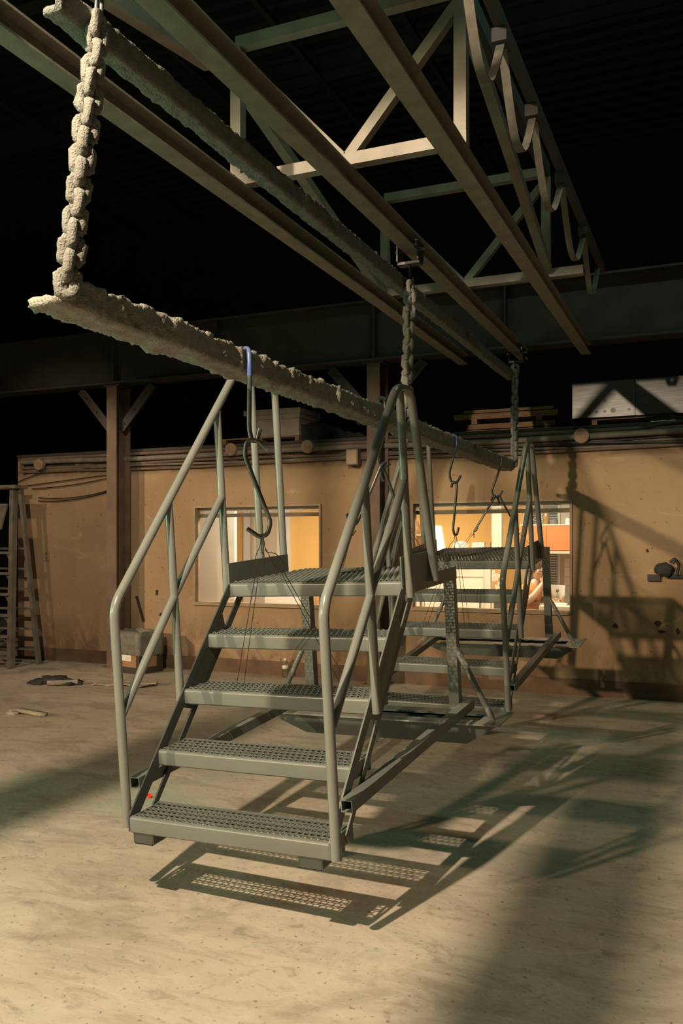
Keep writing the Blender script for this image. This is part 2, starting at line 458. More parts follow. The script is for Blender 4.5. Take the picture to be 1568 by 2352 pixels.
def column(xc, label):
    r = root('steel_column', label, 'column', (xc, 8.17, 0), group=None)
    bm = boxes((-.068, .068, -.13, -.114, 0, 3.2), (-.068, .068, .114, .13, 0, 3.2), (-.006, .006, -.114, .114, 0, 3.2))
    mesh_obj('column_section', bm, 'col_steel', r)
    mesh_obj('base_plate', boxes((-.12, .12, -.15, .15, 0, .02)), 'col_steel', r)
    mesh_obj('cap_plate', boxes((-.11, .11, -.14, .14, 3.2, 3.22)), 'dark_steel', r)
    for s in (-1, 1):
        b = bmesh.new(); bar(b, (s * .07, -.05, 2.72), (s * .50, -.05, 3.2), .10, .012, up=Vector((0, 1, 0)))
        bar(b, (s * .07, -.0, 2.72), (s * .50, -.0, 3.2), .012, .09, up=Vector((0, 1, 0)))
        k = mesh_obj('knee_brace', recalc(b), 'dark_steel', r)
        for t in (.12, .45, .8):
            p = Vector((s * .07, -.06, 2.72)).lerp(Vector((s * .5, -.06, 3.2)), t)
            b = bmesh.new(); bmesh.ops.create_uvsphere(b, u_segments=8, v_segments=5, radius=.012); mesh_obj('rivet', b, 'dark_steel', k, True, p)
    return r
column(-6.30, 'brown steel column with knee braces standing behind the bin box')
column(-3.12, 'brown steel column between the two lit office windows')


def ibeam(name, xc, y0, y1, z, label, H=.095, Wd=.085):
    bm = bmesh.new(); w_, t, k = Wd / 2, .010, .006
    prof = [(-w_, 0), (w_, 0), (w_, t), (k, t + .012), (k, H - t - .012), (w_, H - t), (w_, H), (-w_, H), (-w_, H - t), (-k, H - t - .012), (-k, t + .012), (-w_, t)]
    n = 1
    bm2 = bmesh.new(); prism(bm2, [(x, zz) for x, zz in prof], 1, 0, y1 - y0)
    o = mesh_obj(name, recalc(bm2), 'beam', None, loc=(xc, y0, z))
    bm.free()
    return tag(o, label, 'track beam', 'overhead track beams')
ibeam('track_beam', -2.185, -3.0, 7.98, 3.095, 'leftmost of the three overhead steel track beams')
ibeam('track_beam', -1.62, -3.0, 7.98, 3.095, 'middle overhead track beam that carries the chain trolleys')
ibeam('track_beam', -1.065, -3.0, 7.98, 3.095, 'rightmost of the three overhead steel track beams')


def truss(Y, label, xe):
    r = root('cross_truss', label, 'truss', (-1.64, Y, 3.25), group='tube trusses across the track beams')
    def mem(name, p, q, w_=.058):
        sqtube(name, p, q, w_, w_, 'truss', r, up=Vector((0, 1, 0)))
    xl, xr = -.60, .57
    mem('bottom_chord', (xl, 0, 0), (xe, 0, 0)); mem('top_chord', (xl, 0, .70), (xr, 0, .70))
    mem('truss_post', (xl, 0, .029), (xl, 0, .67)); mem('truss_post', (xr, 0, .029), (xr, 0, .67))
    mem('truss_diagonal', (.0, 0, .0), (xr, 0, .64), .05); mem('truss_diagonal', (.0, 0, .0), (xl, 0, .64), .05)
    return r
truss(1.77, 'grey tube truss above the near end of the coated bars', .6)
truss(3.87, 'grey tube truss second from the back, crossing the beams overhead', .6)
truss(6.02, 'farthest grey tube truss, near the girder, with a long bottom chord', .82)
for (X, p, q, label) in ((-1.05, (3.95, 3.78), (5.97, 3.27), 'right sloping brace between the two visible trusses'),
                         (-2.24, (3.92, 3.74), (5.97, 3.24), 'left sloping brace between the two visible trusses'),
                         (-1.93, (2.1, 3.235), (3.1, 3.40), 'short green-lit brace behind the near ends of the bars')):
    o = sqtube('sloping_brace', (X, p[0], p[1]), (X, q[0], q[1]), .055, .055, 'truss')
    tag(o, label, 'brace', 'sloping braces between the trusses')
# top rails of the truss box
for X, label in ((-1.07, 'dark top rail tying the trusses together'),):
    tag(sqtube('top_rail', (X, 1.77, 3.95), (X, 6.02, 3.95), .055, .09, 'joist'), label, 'rail')

# festoon track with hanging cable loops
ft = root('festoon_track', 'dark festoon track at upper right carrying looped flat cable', 'cable track', (-.8, 0, 3.48))
mesh_obj('track_rail', boxes((-.02, .02, .2, 6.9, 0, .008), (-.02, -.014, .2, 6.9, .008, .05), (.014, .02, .2, 6.9, .008, .05)), 'joist', ft)
car = [2.3, 2.9, 3.5, 4.16, 4.98, 5.87]
for yy in car:
    k = mesh_obj('cable_carrier', boxes((-.03, .03, yy - .05, yy + .05, -.06, -.004)), 'joist', ft)
fe = root('festoon_cable', 'grey flat cable hanging in loops below the track at upper right', 'cable', (-.8, 0, 3.42))
for a, b in zip(car, car[1:] + [6.6]):
    pts = []
    for i in range(25):
        t = i / 24; s = 2 * t - 1
        pts.append((0, a + .02 + (b - a - .04) * (.5 + .5 * (s * .55 + .45 * s ** 3)), -.27 * (1 - abs(s) ** 3.2)))
    bm = bmesh.new(); sweep(bm, pts, rect(.006, .036), up=Vector((1, 0, 0)))
    # flat side faces along the loop
    mesh_obj('cable_loop', recalc(bm), 'festoon', fe, True, sharp=40)

# ================================================================ CRUSTED BARS
def crust_bar(name, y0, y1, zc, hv, wh, mat, label, seed, amp):
    """an angle section whose corner lies at X=0, z=0: one flange up, one flange to -X, thickened by layers of overspray"""
    t = .016
    prof = []
    def line(a, b, n):
        for i in range(n): prof.append((a[0] + (b[0] - a[0]) * i / n, a[1] + (b[1] - a[1]) * i / n))
    line((0, .006), (0, hv), 7); line((0, hv), (-t, hv), 2); line((-t, hv), (-t, t), 5); line((-t, t), (-wh, t), 6)
    line((-wh, t), (-wh, 0), 2); line((-wh, 0), (-.008, 0), 8); line((-.008, 0), (0, .006), 1)
    n = len(prof); L = y1 - y0; ns = int(L / .011)
    cx = sum(p[0] for p in prof) / n; cz = sum(p[1] for p in prof) / n
    nor = []
    for i in range(n):
        a = prof[i - 1]; b = prof[(i + 1) % n]; d = (b[0] - a[0], b[1] - a[1]); l = math.hypot(*d) or 1
        nor.append((d[1] / l, -d[0] / l))
    # outward check
    if (prof[3][0] + nor[3][0] * .01) < prof[3][0]: nor = [(-a, -b) for a, b in nor]
    bm = bmesh.new(); rings = []
    for k in range(ns + 1):
        yy = L * k / ns; ring = []
        for i, (x, z) in enumerate(prof):
            v = Vector((x * 1.0, yy, z))
            up = max(0, nor[i][1]); dn = max(0, -nor[i][1]); side = abs(nor[i][0])
            d = amp * (.55 * abs(noise.noise(Vector((x * 30 + seed, yy * 38, z * 30)))) + .5 * noise.noise(Vector((x * 70, yy * 90 + seed, z * 70))))
            d += amp * up * 1.1 * max(0, noise.noise(Vector((seed, yy * 45, 3.1))) + .35 * noise.noise(Vector((seed, yy * 130, 1.1))) + .15)
            d += amp * side * 1.5 * max(0, noise.noise(Vector((seed + 9, yy * 22, z * 5))) - .02)
            d += amp * dn * 1.2 * max(0, noise.noise(Vector((x * 14, yy * 12, seed))))
            d -= amp * side * 1.9 * max(0, noise.noise(Vector((seed - 5, yy * 17 + z * 22, z * 9))) - .26)
            ring.append(bm.verts.new((x + nor[i][0] * d, yy, z + nor[i][1] * d + .006 * noise.noise(Vector((yy * 1.3, seed, 0))))))
        rings.append(ring)
    for a, b in zip(rings, rings[1:]):
        for i in range(n): bm.faces.new((a[i], a[(i + 1) % n], b[(i + 1) % n], b[i]))
    bm.faces.new(rings[0]); bm.faces.new(list(reversed(rings[-1])))
    o = mesh_obj(name, recalc(bm), mat, None, True, (-1.65, y0, zc))
    return tag(o, label, 'bar')
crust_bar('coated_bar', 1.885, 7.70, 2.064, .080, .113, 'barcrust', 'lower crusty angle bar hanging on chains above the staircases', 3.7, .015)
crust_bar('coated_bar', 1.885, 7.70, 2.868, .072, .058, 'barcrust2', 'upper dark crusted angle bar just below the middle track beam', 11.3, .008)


# ================================================================ CHAINS
def link_mesh(seed, crust, R=.021, hl=.036, wr=.0105):
    bm = bmesh.new(); n, m = 30, 10; rings = []
    for i in range(n):
        a = 2 * PI * i / n
        cx, cz = R * math.cos(a), R * math.sin(a)
        s = hl - R; cz += s if math.sin(a) > 0 else -s
        if abs(math.sin(a)) < 1e-6: pass
        d = Vector((math.cos(a), 0, math.sin(a))); ring = []
        for j in range(m):
            b = 2 * PI * j / m
            off = d * math.cos(b) + Vector((0, 1, 0)) * math.sin(b)
            p = Vector((cx, 0, cz))
            rr = wr + crust * (.50 + .60 * noise.noise(p * 55 + off * 1.2 + Vector((seed, 0, 0))) + .55 * noise.noise(p * 150 + off * 2.8 + Vector((0, seed, 0))))
            ring.append(bm.verts.new(p + off * rr))
        rings.append(ring)
    for i in range(n):
        a, b = rings[i], rings[(i + 1) % n]
        for j in range(m): bm.faces.new((a[j], a[(j + 1) % m], b[(j + 1) % m], b[j]))
    me = bpy.data.meshes.new('chain_link'); recalc(bm).to_mesh(me); bm.free()
    for p in me.polygons: p.use_smooth = True
    return me


links_crust = []
for s in range(5):
    me = link_mesh(s * 3.3, .0095); me.materials.append(M['crust']); links_crust.append(me)
links_mid = []
for s in range(3):
    me = link_mesh(s * 5.1 + 2, .0075); me.materials.append(M['crust2']); links_mid.append(me)
link_bare = link_mesh(1, .0, wr=.006, R=.016, hl=.034); link_bare.materials.append(M['hook'])


def chain(label, top, bot, meshes, pitch=.046, twist=.35):
    top = Vector(top); bot = Vector(bot); d = bot - top; n = max(2, round(d.length / pitch))
    r = root('hanging_chain', label, 'chain', top, group=None)
    q = d.normalized().to_track_quat('Z', 'Y').to_matrix()
    for i in range(n):
        o = bpy.data.objects.new('chain_link', random.choice(meshes)); COL.objects.link(o); o.parent = r
        o.location = d * ((i + .5) / n)
        o.rotation_euler = (q @ Matrix.Rotation(PI / 2 * (i % 2) + PI / 4 + random.uniform(-twist, twist), 3, 'Z')).to_euler()
        s = d.length / n / .046
        o.scale = (random.uniform(.92, 1.1), random.uniform(.92, 1.1), s * 1.0)
    return r
BX = -1.64
ch1 = chain('nearest crust-covered chain at the left ends of both bars', (BX + .012, 2.02, 2.91), (BX, 1.90, 2.10), links_crust)
chain('bare chain piece above the nearest coated chain', (BX + .02, 2.03, 3.10), (BX + .012, 2.02, 2.93), [link_bare], .05)
CH2Y = 4.76
chain('middle crusted chain rising behind the near handrail peak', (BX + .02, CH2Y, 2.90), (BX + .0, CH2Y - .02, 2.11), links_crust)
chain('farthest crusted chain at the far ends of both bars', (BX + .01, 7.66, 2.98), (BX, 7.66, 2.11), links_mid)
for y_, lab in ((CH2Y, 'trolley with swivel hook above the middle chain'), (7.68, 'trolley with swivel hook at the far chain near the girder')):
    r = root('beam_trolley', lab, 'trolley', (-1.62, y_, 3.095))
    for s in (-1, 1):
        b = bmesh.new(); prism(b, [(s * .058, -.07), (s * .066, -.07), (s * .066, .04), (s * .058, .04)], 1, -.05, .05); mesh_obj('side_plate', recalc(b), 'black', r)
        for dy in (-.028, .028):
            b = bmesh.new(); lathe(b, [(.006, 0), (.02, 0), (.024, .012), (.018, .022)], 12)
            bmesh.ops.rotate(b, verts=b.verts, matrix=Matrix.Rotation(-s * PI / 2, 3, 'Y'))
            mesh_obj('wheel', recalc(b), 'hook', r, True, (s * .058, dy, .028), 40)
        tube('axle_bolt', [(s * .05, 0, .0), (s * .09, 0, .0)], .009, 'hook', r, 8)
    mesh_obj('yoke', boxes((-.066, .066, -.03, .03, -.085, -.07)), 'black', r)
    tube('swivel_hook', bend([(0, 0, -.07), (0, 0, -.14), (.02, 0, -.155), (.022, 0, -.18), (0, 0, -.195), (-.022, 0, -.185)], .01), .009, 'black', r, 8)

# ================================================================ STAIRCASE
W, RISE, RUN, TD, PD = .8418, .2007, .1952, .183, .714
HW = W / 2


def grating_mesh(u0, u1, v0, v1, w0, pu=.0247, pv=.0345, hh=.0095):
    """pressed anti-slip grating: staggered rows of raised arches with holes in front, tied by flat strips"""
    bm = bmesh.new(); rows = max(1, round((v1 - v0) / pv)); pv = (v1 - v0) / rows
    nu = round((u1 - u0) / pu); pu = (u1 - u0) / nu; K = 6
    for r in range(rows):
        va = v0 + r * pv; off = .5 * pu if r % 2 else 0
        # flat strip across the whole row
        s0, s1 = va + pv * .87, va + pv
        vs = [bm.verts.new(p) for p in ((u0, s0, w0), (u1, s0, w0), (u1, s1, w0), (u0, s1, w0))]; bm.faces.new(vs)
        for c in range(nu - (1 if r % 2 else 0)):
            ua = u0 + off + c * pu; g = []
            for (b_, hs) in ((.14, 1.0), (.22, .95), (.31, .80)):
                ring = []
                for k in range(K + 1):
                    t = k / K; a = 2 * t - 1
                    ring.append(bm.verts.new((ua + pu * (.06 + .88 * t), va + pv * (b_ - .10 * (1 - a * a) * (hs > .9)), w0 + hh * hs * (1 - a * a) ** .75 if abs(a) < 1 else w0)))
                g.append(ring)
            for ra, rb in zip(g, g[1:]):
                for k in range(K): bm.faces.new((ra[k], ra[k + 1], rb[k + 1], rb[k]))
            # legs carrying the arch feet between the strips
            for k in (0, K):
                x = g[0][k].co.x; e = .07 * pu
                q = [bm.verts.new(c_) for c_ in ((x - e, va - pv * .04, w0), (x + e, va - pv * .04, w0), (x + e, va + pv * .82, w0), (x - e, va + pv * .82, w0))]; bm.faces.new(q)
    me = bpy.data.meshes.new('grating'); bm.to_mesh(me); bm.free(); me.materials.append(M['paint'])
    return me


def grating(parent, me, loc):
    o = bpy.data.objects.new('grating', me); COL.objects.link(o); o.parent = parent; o.location = loc
    o['kind'] = 'stuff'
    s = o.modifiers.new('thickness', 'SOLIDIFY'); s.thickness = .0028; s.offset = -1
    return o


tread_grating = grating_mesh(-HW + .012, HW - .012, .012, TD - .006, 0)
plat_grating = grating_mesh(-HW + .012, HW - .012, .012, PD - .012, 0)


def channel_tread(u0, u1, v0, v1, h, part='nose'):
    """bent sheet: front lip with rounded nose, rear lip, inward returns, end plates"""
    bm = bmesh.new(); t = .003
    nose = [(v0 + .016, 0), (v0 + .005, -.002), (v0 + .0012, -.006), (v0, -.012), (v0, -h + .005), (v0 + .004, -h), (v0 + .026, -h)]
    inner = [(v0 + .026, -h + t), (v0 + .006, -h + t), (v0 + t, -h + .007), (v0 + t, -.012), (v0 + .0045, -.0075), (v0 + .007, -.0055), (v0 + .016, -t)]
    if part == 'nose':
        prism(bm, nose + inner, 0, u0, u1); return recalc(bm)
    prism(bm, [(v1 - .016, 0), (v1, 0), (v1, -h), (v1 - .02, -h), (v1 - .02, -h + t), (v1 - t, -h + t), (v1 - t, -t), (v1 - .016, -t)], 0, u0, u1)
    return recalc(bm)


def stair(loc, rot, label):
    S = root('rolling_staircase', label, 'staircase', loc, rot, 'painted staircases hanging from the bar')
    # stringers: two flat bars joined by a gusset plate
    for s in (-1, 1):
        u = s * HW; a, b = (u, u + s * .007)
        bm = bmesh.new()
        sl = RUN / RISE
        top = 4 * RISE - .004
        def line(v0, w0, w1, wd=.052):
            prism(bm, [(v0 + w0 * sl, w0), (v0 + wd + w0 * sl, w0), (v0 + wd + w1 * sl, w1), (v0 + w1 * sl, w1)], 0, a, b)
        prism(bm, [(-.001, .0), (-.001, -.058), (.028, -.058), (.05, -.02), (.05 + top * sl, top), (-.002 + top * sl, top)], 0, a, b)
        prism(bm, [(.128, -.02), (.15, -.058), (.181, -.058), (.181, 0), (.18 + top * sl, top), (.128 + top * sl, top)], 0, a, b)
        gb, gc, gd, ge = 2 * RISE - .07, 1.55 * RISE, 3.05 * RISE, 3.4 * RISE
        prism(bm, [(.045 + gb * sl, gb), (.13 + gc * sl, gc), (.175 + gc * sl, gc), (.175 + gd * sl, gd), (.13 + gd * sl, gd), (.045 + ge * sl, ge)], 0, a, b)
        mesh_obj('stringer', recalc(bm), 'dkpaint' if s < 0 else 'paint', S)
    for i in range(4):
        t = mesh_obj('tread', channel_tread(-HW + .001, HW - .001, 0, TD, .062), 'paint', S, True, (0, RUN * i, RISE * i), 35)
        mesh_obj('rear_lip', channel_tread(-HW + .001, HW - .001, 0, TD, .062, 'rear'), 'paint', t)
        for s in (-1, 1): mesh_obj('end_plate', boxes((s * (HW - .003) - .002, s * (HW - .003) + .002, .004, TD - .004, -.058, -.003)), 'paint', t)
        grating(t, tread_grating, (0, 0, -.0005))
    P = mesh_obj('platform', channel_tread(-HW + .001, HW - .001, 0, PD, .062), 'paint', S, True, (0, RUN * 4, RISE * 4), 35)
    mesh_obj('rear_lip', channel_tread(-HW + .001, HW - .001, 0, PD, .062, 'rear'), 'paint', P)
    for s in (-1, 1): mesh_obj('side_channel', boxes((s * (HW - .002) - .002, s * (HW - .002) + .002, .003, PD - .003, -.062, -.001)), 'paint', P)
    mesh_obj('centre_rib', boxes((-.02, .02, .01, PD - .01, -.05, -.014)), 'paint', P)
    grating(P, plat_grating, (0, 0, -.0005))
    # toe plates
    mesh_obj('toe_plate', boxes((-HW - .012, -HW - .006, .79, 1.345, .795, .893)), 'paint', S)
    mesh_obj('toe_plate', boxes((HW + .006, HW + .012, .755, 1.11, .772, .905)), 'paint', S)
    uo = HW + .032
    R_ = .0185
    # right guard: pole, knee, slope, low peak, back leg
    tube('handrail', [(uo, -.008, -.05), (uo, 0, .80), (uo, .752, 1.592), (uo, .905, 1.592), (uo, 1.095, .775)], R_, 'tube', S, 14, .055)
    tube('handrail_post', [(uo, .785, .735), (uo, .785, 1.578)], R_ * .95, 'tube', S, 14)
    tube('handrail_post', [(uo, .385, .35), (uo, .385, 1.195)], R_ * .95, 'tube', S, 14)
    tube('mid_rail', [(uo, .01, .395), (uo, .385, .79)], R_ * .95, 'tube', S, 14)
    tube('mid_rail', [(uo, .385, .80), (uo, .785, 1.215)], R_ * .95, 'tube', S, 14)
    # left guard: pole, knee, slope, level top rail, rear post
    ul = -uo
    tube('handrail', [(ul, .025, -.05), (ul, .03, .795), (ul, .998, 1.79), (ul, 1.356, 1.792), (ul, 1.345, .80)], R_, 'tube', S, 14, .055)
    tube('handrail_post', [(ul, .805, .735), (ul, .815, 1.60)], R_ * .95, 'tube', S, 14)
    tube('handrail_post', [(ul, 1.122, .80), (ul, 1.126, 1.785)], R_ * .95, 'tube', S, 14)
    tube('handrail_post', [(ul, .405, .35), (ul, .41, 1.185)], R_ * .95, 'tube', S, 14)
    tube('mid_rail', [(ul, .035, .38), (ul, .405, .785)], R_ * .95, 'tube', S, 14)
    tube('mid_rail', [(ul, .405, .79), (ul, .812, 1.20)], R_ * .95, 'tube', S, 14)
    # rear legs, base tubes, outrigger
    vb = 1.465
    for s in (-1, 1):
        sqtube('leg', (s * (HW - .027), vb, .11), (s * (HW - .027), vb, .742), .05, .05, 'paint', S, up=Vector((0, 1, 0)))
        sqtube('base_tube', (s * (HW + .034), .085, .100), (s * (HW + .034), vb + .03, .128), .044, .044, 'paint', S, hollow=True)
        b = bmesh.new()
        p, q = Vector((s * (HW + .002), vb - .02, .395)), Vector((s * .59, vb - .045, .075))
        d = (q - p)
        sweep(b, [p - d * .06, p + d * .02, p + d * .06, q - d * .06, q - d * .02, q + d * .04], circ(.015, 12), scales=[.75, .75, 1, 1, .75, .75])
        mesh_obj('brace', recalc(b), 'tube', S, True, None, 45)
    b = bmesh.new()      # trough shaped outrigger: wide top flanges, tapering ends
    v0, v1 = vb - .12, vb + .10
    def ring(u, w0, w1):
        return None
    tp = [(-.625, .068), (.635, .068), (.48, -.028), (-.375, -.028)]
    A = [b.verts.new((u, v0, w_)) for u, w_ in tp]; B = [b.verts.new((u, v1, w_)) for u, w_ in tp]
    A2 = [b.verts.new((u * .985, v0 + .004, w_ + (.004 if w_ < 0 else 0))) for u, w_ in tp]; B2 = [b.verts.new((u * .985, v1 - .004, w_ + (.004 if w_ < 0 else 0))) for u, w_ in tp]
    b.faces.new(A); b.faces.new(list(reversed(B)))
    for i in (1, 2, 3): b.faces.new((A[i], B[i], B[(i + 1) % 4], A[(i + 1) % 4]))
    for q in (A2, B2): b.faces.new(q)
    for i in (1, 2, 3): b.faces.new((A2[i], B2[i], B2[(i + 1) % 4], A2[(i + 1) % 4]))
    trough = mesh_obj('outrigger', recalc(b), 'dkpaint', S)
    mesh_obj('top_flange', boxes((-.635, .645, v0 - .02, v0 + .05, .066, .074), (-.635, .645, v1 - .06, v1 + .02, .066, .074), (.53, .645, v0 + .05, v1 - .06, .066, .074), (-.635, -.53, v0 + .05, v1 - .06, .066, .074)), 'tube', trough)
    mesh_obj('sticker', boxes((.13, .20, v0 - .0215, v0 - .02, .067, .073)), 'white', trough)
    # feet under the lowest tread
    for c in (-.365, .345):
        b = bmesh.new(); hw, t = .046, .004
        prism(b, [(c - hw, -.062), (c - hw, -.098), (c - hw + .006, -.104), (c + hw - .006, -.104), (c + hw, -.098), (c + hw, -.062), (c + hw - t, -.062), (c + hw - t, -.097), (c + hw - .008, -.1), (c - hw + .008, -.1), (c - hw + t, -.097), (c - hw + t, -.062)], 1, .006, TD)
        box(b, c - hw + .003, c + hw - .003, .006, .009, -.102, -.062)
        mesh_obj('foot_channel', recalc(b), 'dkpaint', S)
    return S


A1 = (-.04224818, .06708772, -.02945608)     # yaw, pitch, roll
R1 = (Matrix.Rotation(A1[0], 3, 'Z') @ Matrix.Rotation(A1[1], 3, 'X') @ Matrix.Rotation(A1[2], 3, 'Y')).to_euler()
SCL = 1.035
def far(p): return _C + (Vector(p) - _C) * SCL
S1 = stair(far((-1.61817415, 2.68821152, .38548624)), R1, 'nearest grey-green staircase, hung by wires from the coated bar')
A2 = [math.radians(x) for x in (-2.21358983, 7.40452765, -.83836553)]
S1.scale = (SCL,) * 3
S2 = copy_tree(S1)
S2.location = far((-1.62401214, 5.33281397, .39293782))
S2.rotation_euler = (Matrix.Rotation(A2[0], 3, 'Z') @ Matrix.Rotation(A2[1], 3, 'X') @ Matrix.Rotation(A2[2], 3, 'Y')).to_euler()
S2['label'] = 'farther brown-lit staircase hanging before the right office window'


# ================================================================ HOOKS AND TIE WIRES
def hook(label, pts, D, mat='hook', r=.0088, rnd=.03, dd=None, parts=()):
    P = []
    for i, p in enumerate(pts):
        P.append(at_d(p[0], p[1], D + (p[2] if len(p) > 2 else 0)))
    c = P[0].copy()
    bm = bmesh.new(); sweep(bm, bend([p - c for p in P], rnd, 6), circ(r, 10)); recalc(bm)
    o = mesh_obj('steel_hook', bm, mat, None, True, c, 50)
    if mat == 'blue':                                   # paint left only on the upper bend
        o.data.materials.append(M['hook'])
        for p in o.data.polygons:
            if p.center.z < -.06: p.material_index = 1
    return tag(o, label, 'hook', 'bent rod hooks')


D1 = 3.33
hook('blue-topped rod hook over the lower bar above the near platform', [(557, 835, .06), (560, 800, .05), (572, 802, -.02), (573, 850, -.03), (572, 985), (578, 1012), (590, 1012), (596, 985)], D1, 'blue', .0095, .03)
hook('long bent rod hook hanging from the blue-topped hook', [(614, 1034, .02), (590, 1010, .01), (566, 1012), (561, 1045), (590, 1120), (622, 1200, -.01), (614, 1228, -.02), (596, 1234, -.02), (567, 1214, -.03)], D1 - .01, 'hook', .0088, .045)
DR = 4.35
hook('rod hook over the bar behind the near handrail peak', [(868, 925, .06), (872, 912, .04), (884, 915, -.04), (884, 960, -.05), (866, 1060), (876, 1076), (896, 1064)], DR, 'hook', .0085, .03)
hook('rod hook slanting left behind the near handrail', [(885, 1062, .02), (874, 1070), (868, 1085), (829, 1180), (818, 1203), (805, 1206), (796, 1180)], DR - .02, 'hook', .0085, .04)
hook('rod hook slanting right from the rear hook of the near stair', [(880, 1105, .03), (870, 1075, .02), (876, 1070), (884, 1085, .02), (918, 1178, .04), (924, 1196, .05), (932, 1200, .05), (938, 1180, .06)], DR, 'hook', .0085, .04)
DF = at_x(1045, 1015, -1.65).y
DF = (at_x(1045, 1015, -1.65) - _C).dot(_F)
hook('blue rod hook over the bar in front of the right office window', [(1034, 1012, .08), (1037, 998, .06), (1049, 1003, -.04), (1048, 1022, -.05), (1031, 1088), (1036, 1107), (1048, 1110), (1058, 1092)], DF, 'blue', .0085, .03)
hook('straight rod hook hanging plumb before the yellow office wall', [(1036, 1119, .02), (1040, 1106), (1049, 1110), (1048, 1130), (1040, 1215), (1043, 1228), (1049, 1228), (1053, 1211)], DF - .01, 'hook', .0085, .03)
DB = (at_x(1147, 1065, -1.65) - _C).dot(_F)
hook('rod hook over the far end of the lower bar', [(1137, 1058, .1), (1141, 1045, .08), (1152, 1052, -.04), (1150, 1070, -.05), (1129, 1128), (1133, 1140), (1144, 1144), (1154, 1127)], DB, 'hook', .0085, .03)
hook('rod hook leaning left in front of the yellow office wall', [(1126, 1150), (1133, 1138), (1137, 1138), (1132, 1148), (1092, 1215), (1088, 1221), (1092, 1219), (1097, 1211)], DB - .02, 'hook', .0085, .015)
hook('rod hook leaning right toward the far handrail', [(1147, 1156, .04), (1141, 1140), (1147, 1138), (1152, 1150), (1184, 1208, .05), (1189, 1218, .06), (1190, 1214, .06)], DB, 'hook', .0085, .015)


def sling(label, h, D, ends, S, loops=True):
    """tie wires looped on a hook; ends are points on the stair S in its own coordinates"""
    hp = at_d(h[0], h[1], D)
    r = root('tie_wire', label, 'wire', hp, group=None)
    mw = S.matrix_world if S.matrix_world != Matrix() else Matrix.LocRotScale(S.location, S.rotation_euler, S.scale)
    for i, e in enumerate(ends):
        for k in (0, 1):
            q = mw @ (Vector(e) + Vector((.018 * (2 * k - 1), 0, 0))) - hp
            pts = [Vector((.004 * (i - 1), 0, .008)), Vector((.02 * (i - .5) + .006 * k, -.004, -.04 - .02 * k))]
            if loops:
                d = q.normalized(); s = Vector((1, 0, 0)) * (.016 if k else -.014)
                pts += [q * .10 + s, q * .17 + s * 1.3, q * .20 + s * .2]
            pts += [q * .97, q]
            bm = bmesh.new(); sweep(bm, bend(pts, .012, 3), circ(.0016, 6)); recalc(bm)
            mesh_obj('wire_strand', bm, 'wire', r, True)
    return r
bpy.context.view_layer.update()
sling('tie wires from the long hook down to the near stair treads', (603, 1232), D1 - .03, [(-.215, RUN * 2 + .1, RISE * 2 - .02), (.30, RUN * 2 + .1, RISE * 2 - .02)], S1)
sling('tie wires to the back edge of the near platform', (812, 1205), DR - .02, [(-.20, RUN * 4 + PD - .03, RISE * 4 - .01)], S1)
sling('tie wires slanting right behind the near handrail', (929, 1200), DR + .05, [(.30, RUN * 4 + PD - .03, RISE * 4 - .01)], S1)
sling('tie wires from the plumb hook to the far stair treads', (1046, 1228), DF, [(-.25, RUN * 2 + .1, RISE * 2 - .02), (.06, RUN * 2 + .1, RISE * 2 - .02)], S2)
sling('tie wires from the left-leaning hook to the far platform', (1089, 1220), DB, [(-.28, RUN * 4 + PD - .03, RISE * 4 - .01)], S2)
sling('tie wires from the right-leaning hook to the far platform', (1189, 1217), DB + .06, [(.28, RUN * 4 + PD - .03, RISE * 4 - .01)], S2)

# ================================================================ ALONG THE OFFICE WALL TOP
pz = [(2.455, .022), (2.405, .030), (2.345, .018), (2.315, .014), (2.285, .016)]
for i, (z, r) in enumerate(pz):
    names = ['topmost', 'second and thickest', 'third', 'fourth', 'lowest']
    pts = []
    for k in range(14):
        x = XL + .1 + (XR - XL - .2) * k / 13
        pts.append((x, WY - r - .006 - .01 * (i == 1), z + .012 * math.sin(x * 1.7 + i * 2) * (i > 0)))
    o = tube('wall_conduit', pts, r, ('col_steel', 'lad', 'col_steel', 'lad', 'col_steel')[i], None, 10)
    tag(o, 'grimy pipe along the wall top, %s of the five' % names[i], 'pipe', 'pipes along the office wall top')
for x, z, lab in ((-7.52, 2.375, 'round junction box cover above the stepladder'), (-4.85, 2.44, 'round pipe end left of the block on the pallet'),
                  (-3.93, 2.43, 'round pipe end below the right end of the pallet'), (-1.14, 2.405, 'round junction box cover near the metal box')):
    b = bmesh.new(); lathe(b, [(.066, 0), (.07, .004), (.07, .05), (.064, .056)], 20); bmesh.ops.rotate(b, verts=b.verts, matrix=Matrix.Rotation(PI / 2, 3, 'X'))
    tag(mesh_obj('junction_box', recalc(b), 'jbox', None, True, (x, WY - .07, z), 40), lab, 'junction box', 'round boxes on the wall pipes')
r = root('switch_box', 'square box on the wall pipes beside the middle column', 'switch box', (-3.42, WY - .06, 2.30))
b = boxes((-.065, .065, -.06, .05, -.08, .08)); mesh_obj('box_body', b, 'lad', r)
mesh_obj('box_cover', boxes((-.055, .055, -.066, -.06, -.07, .07)), 'framem', r)


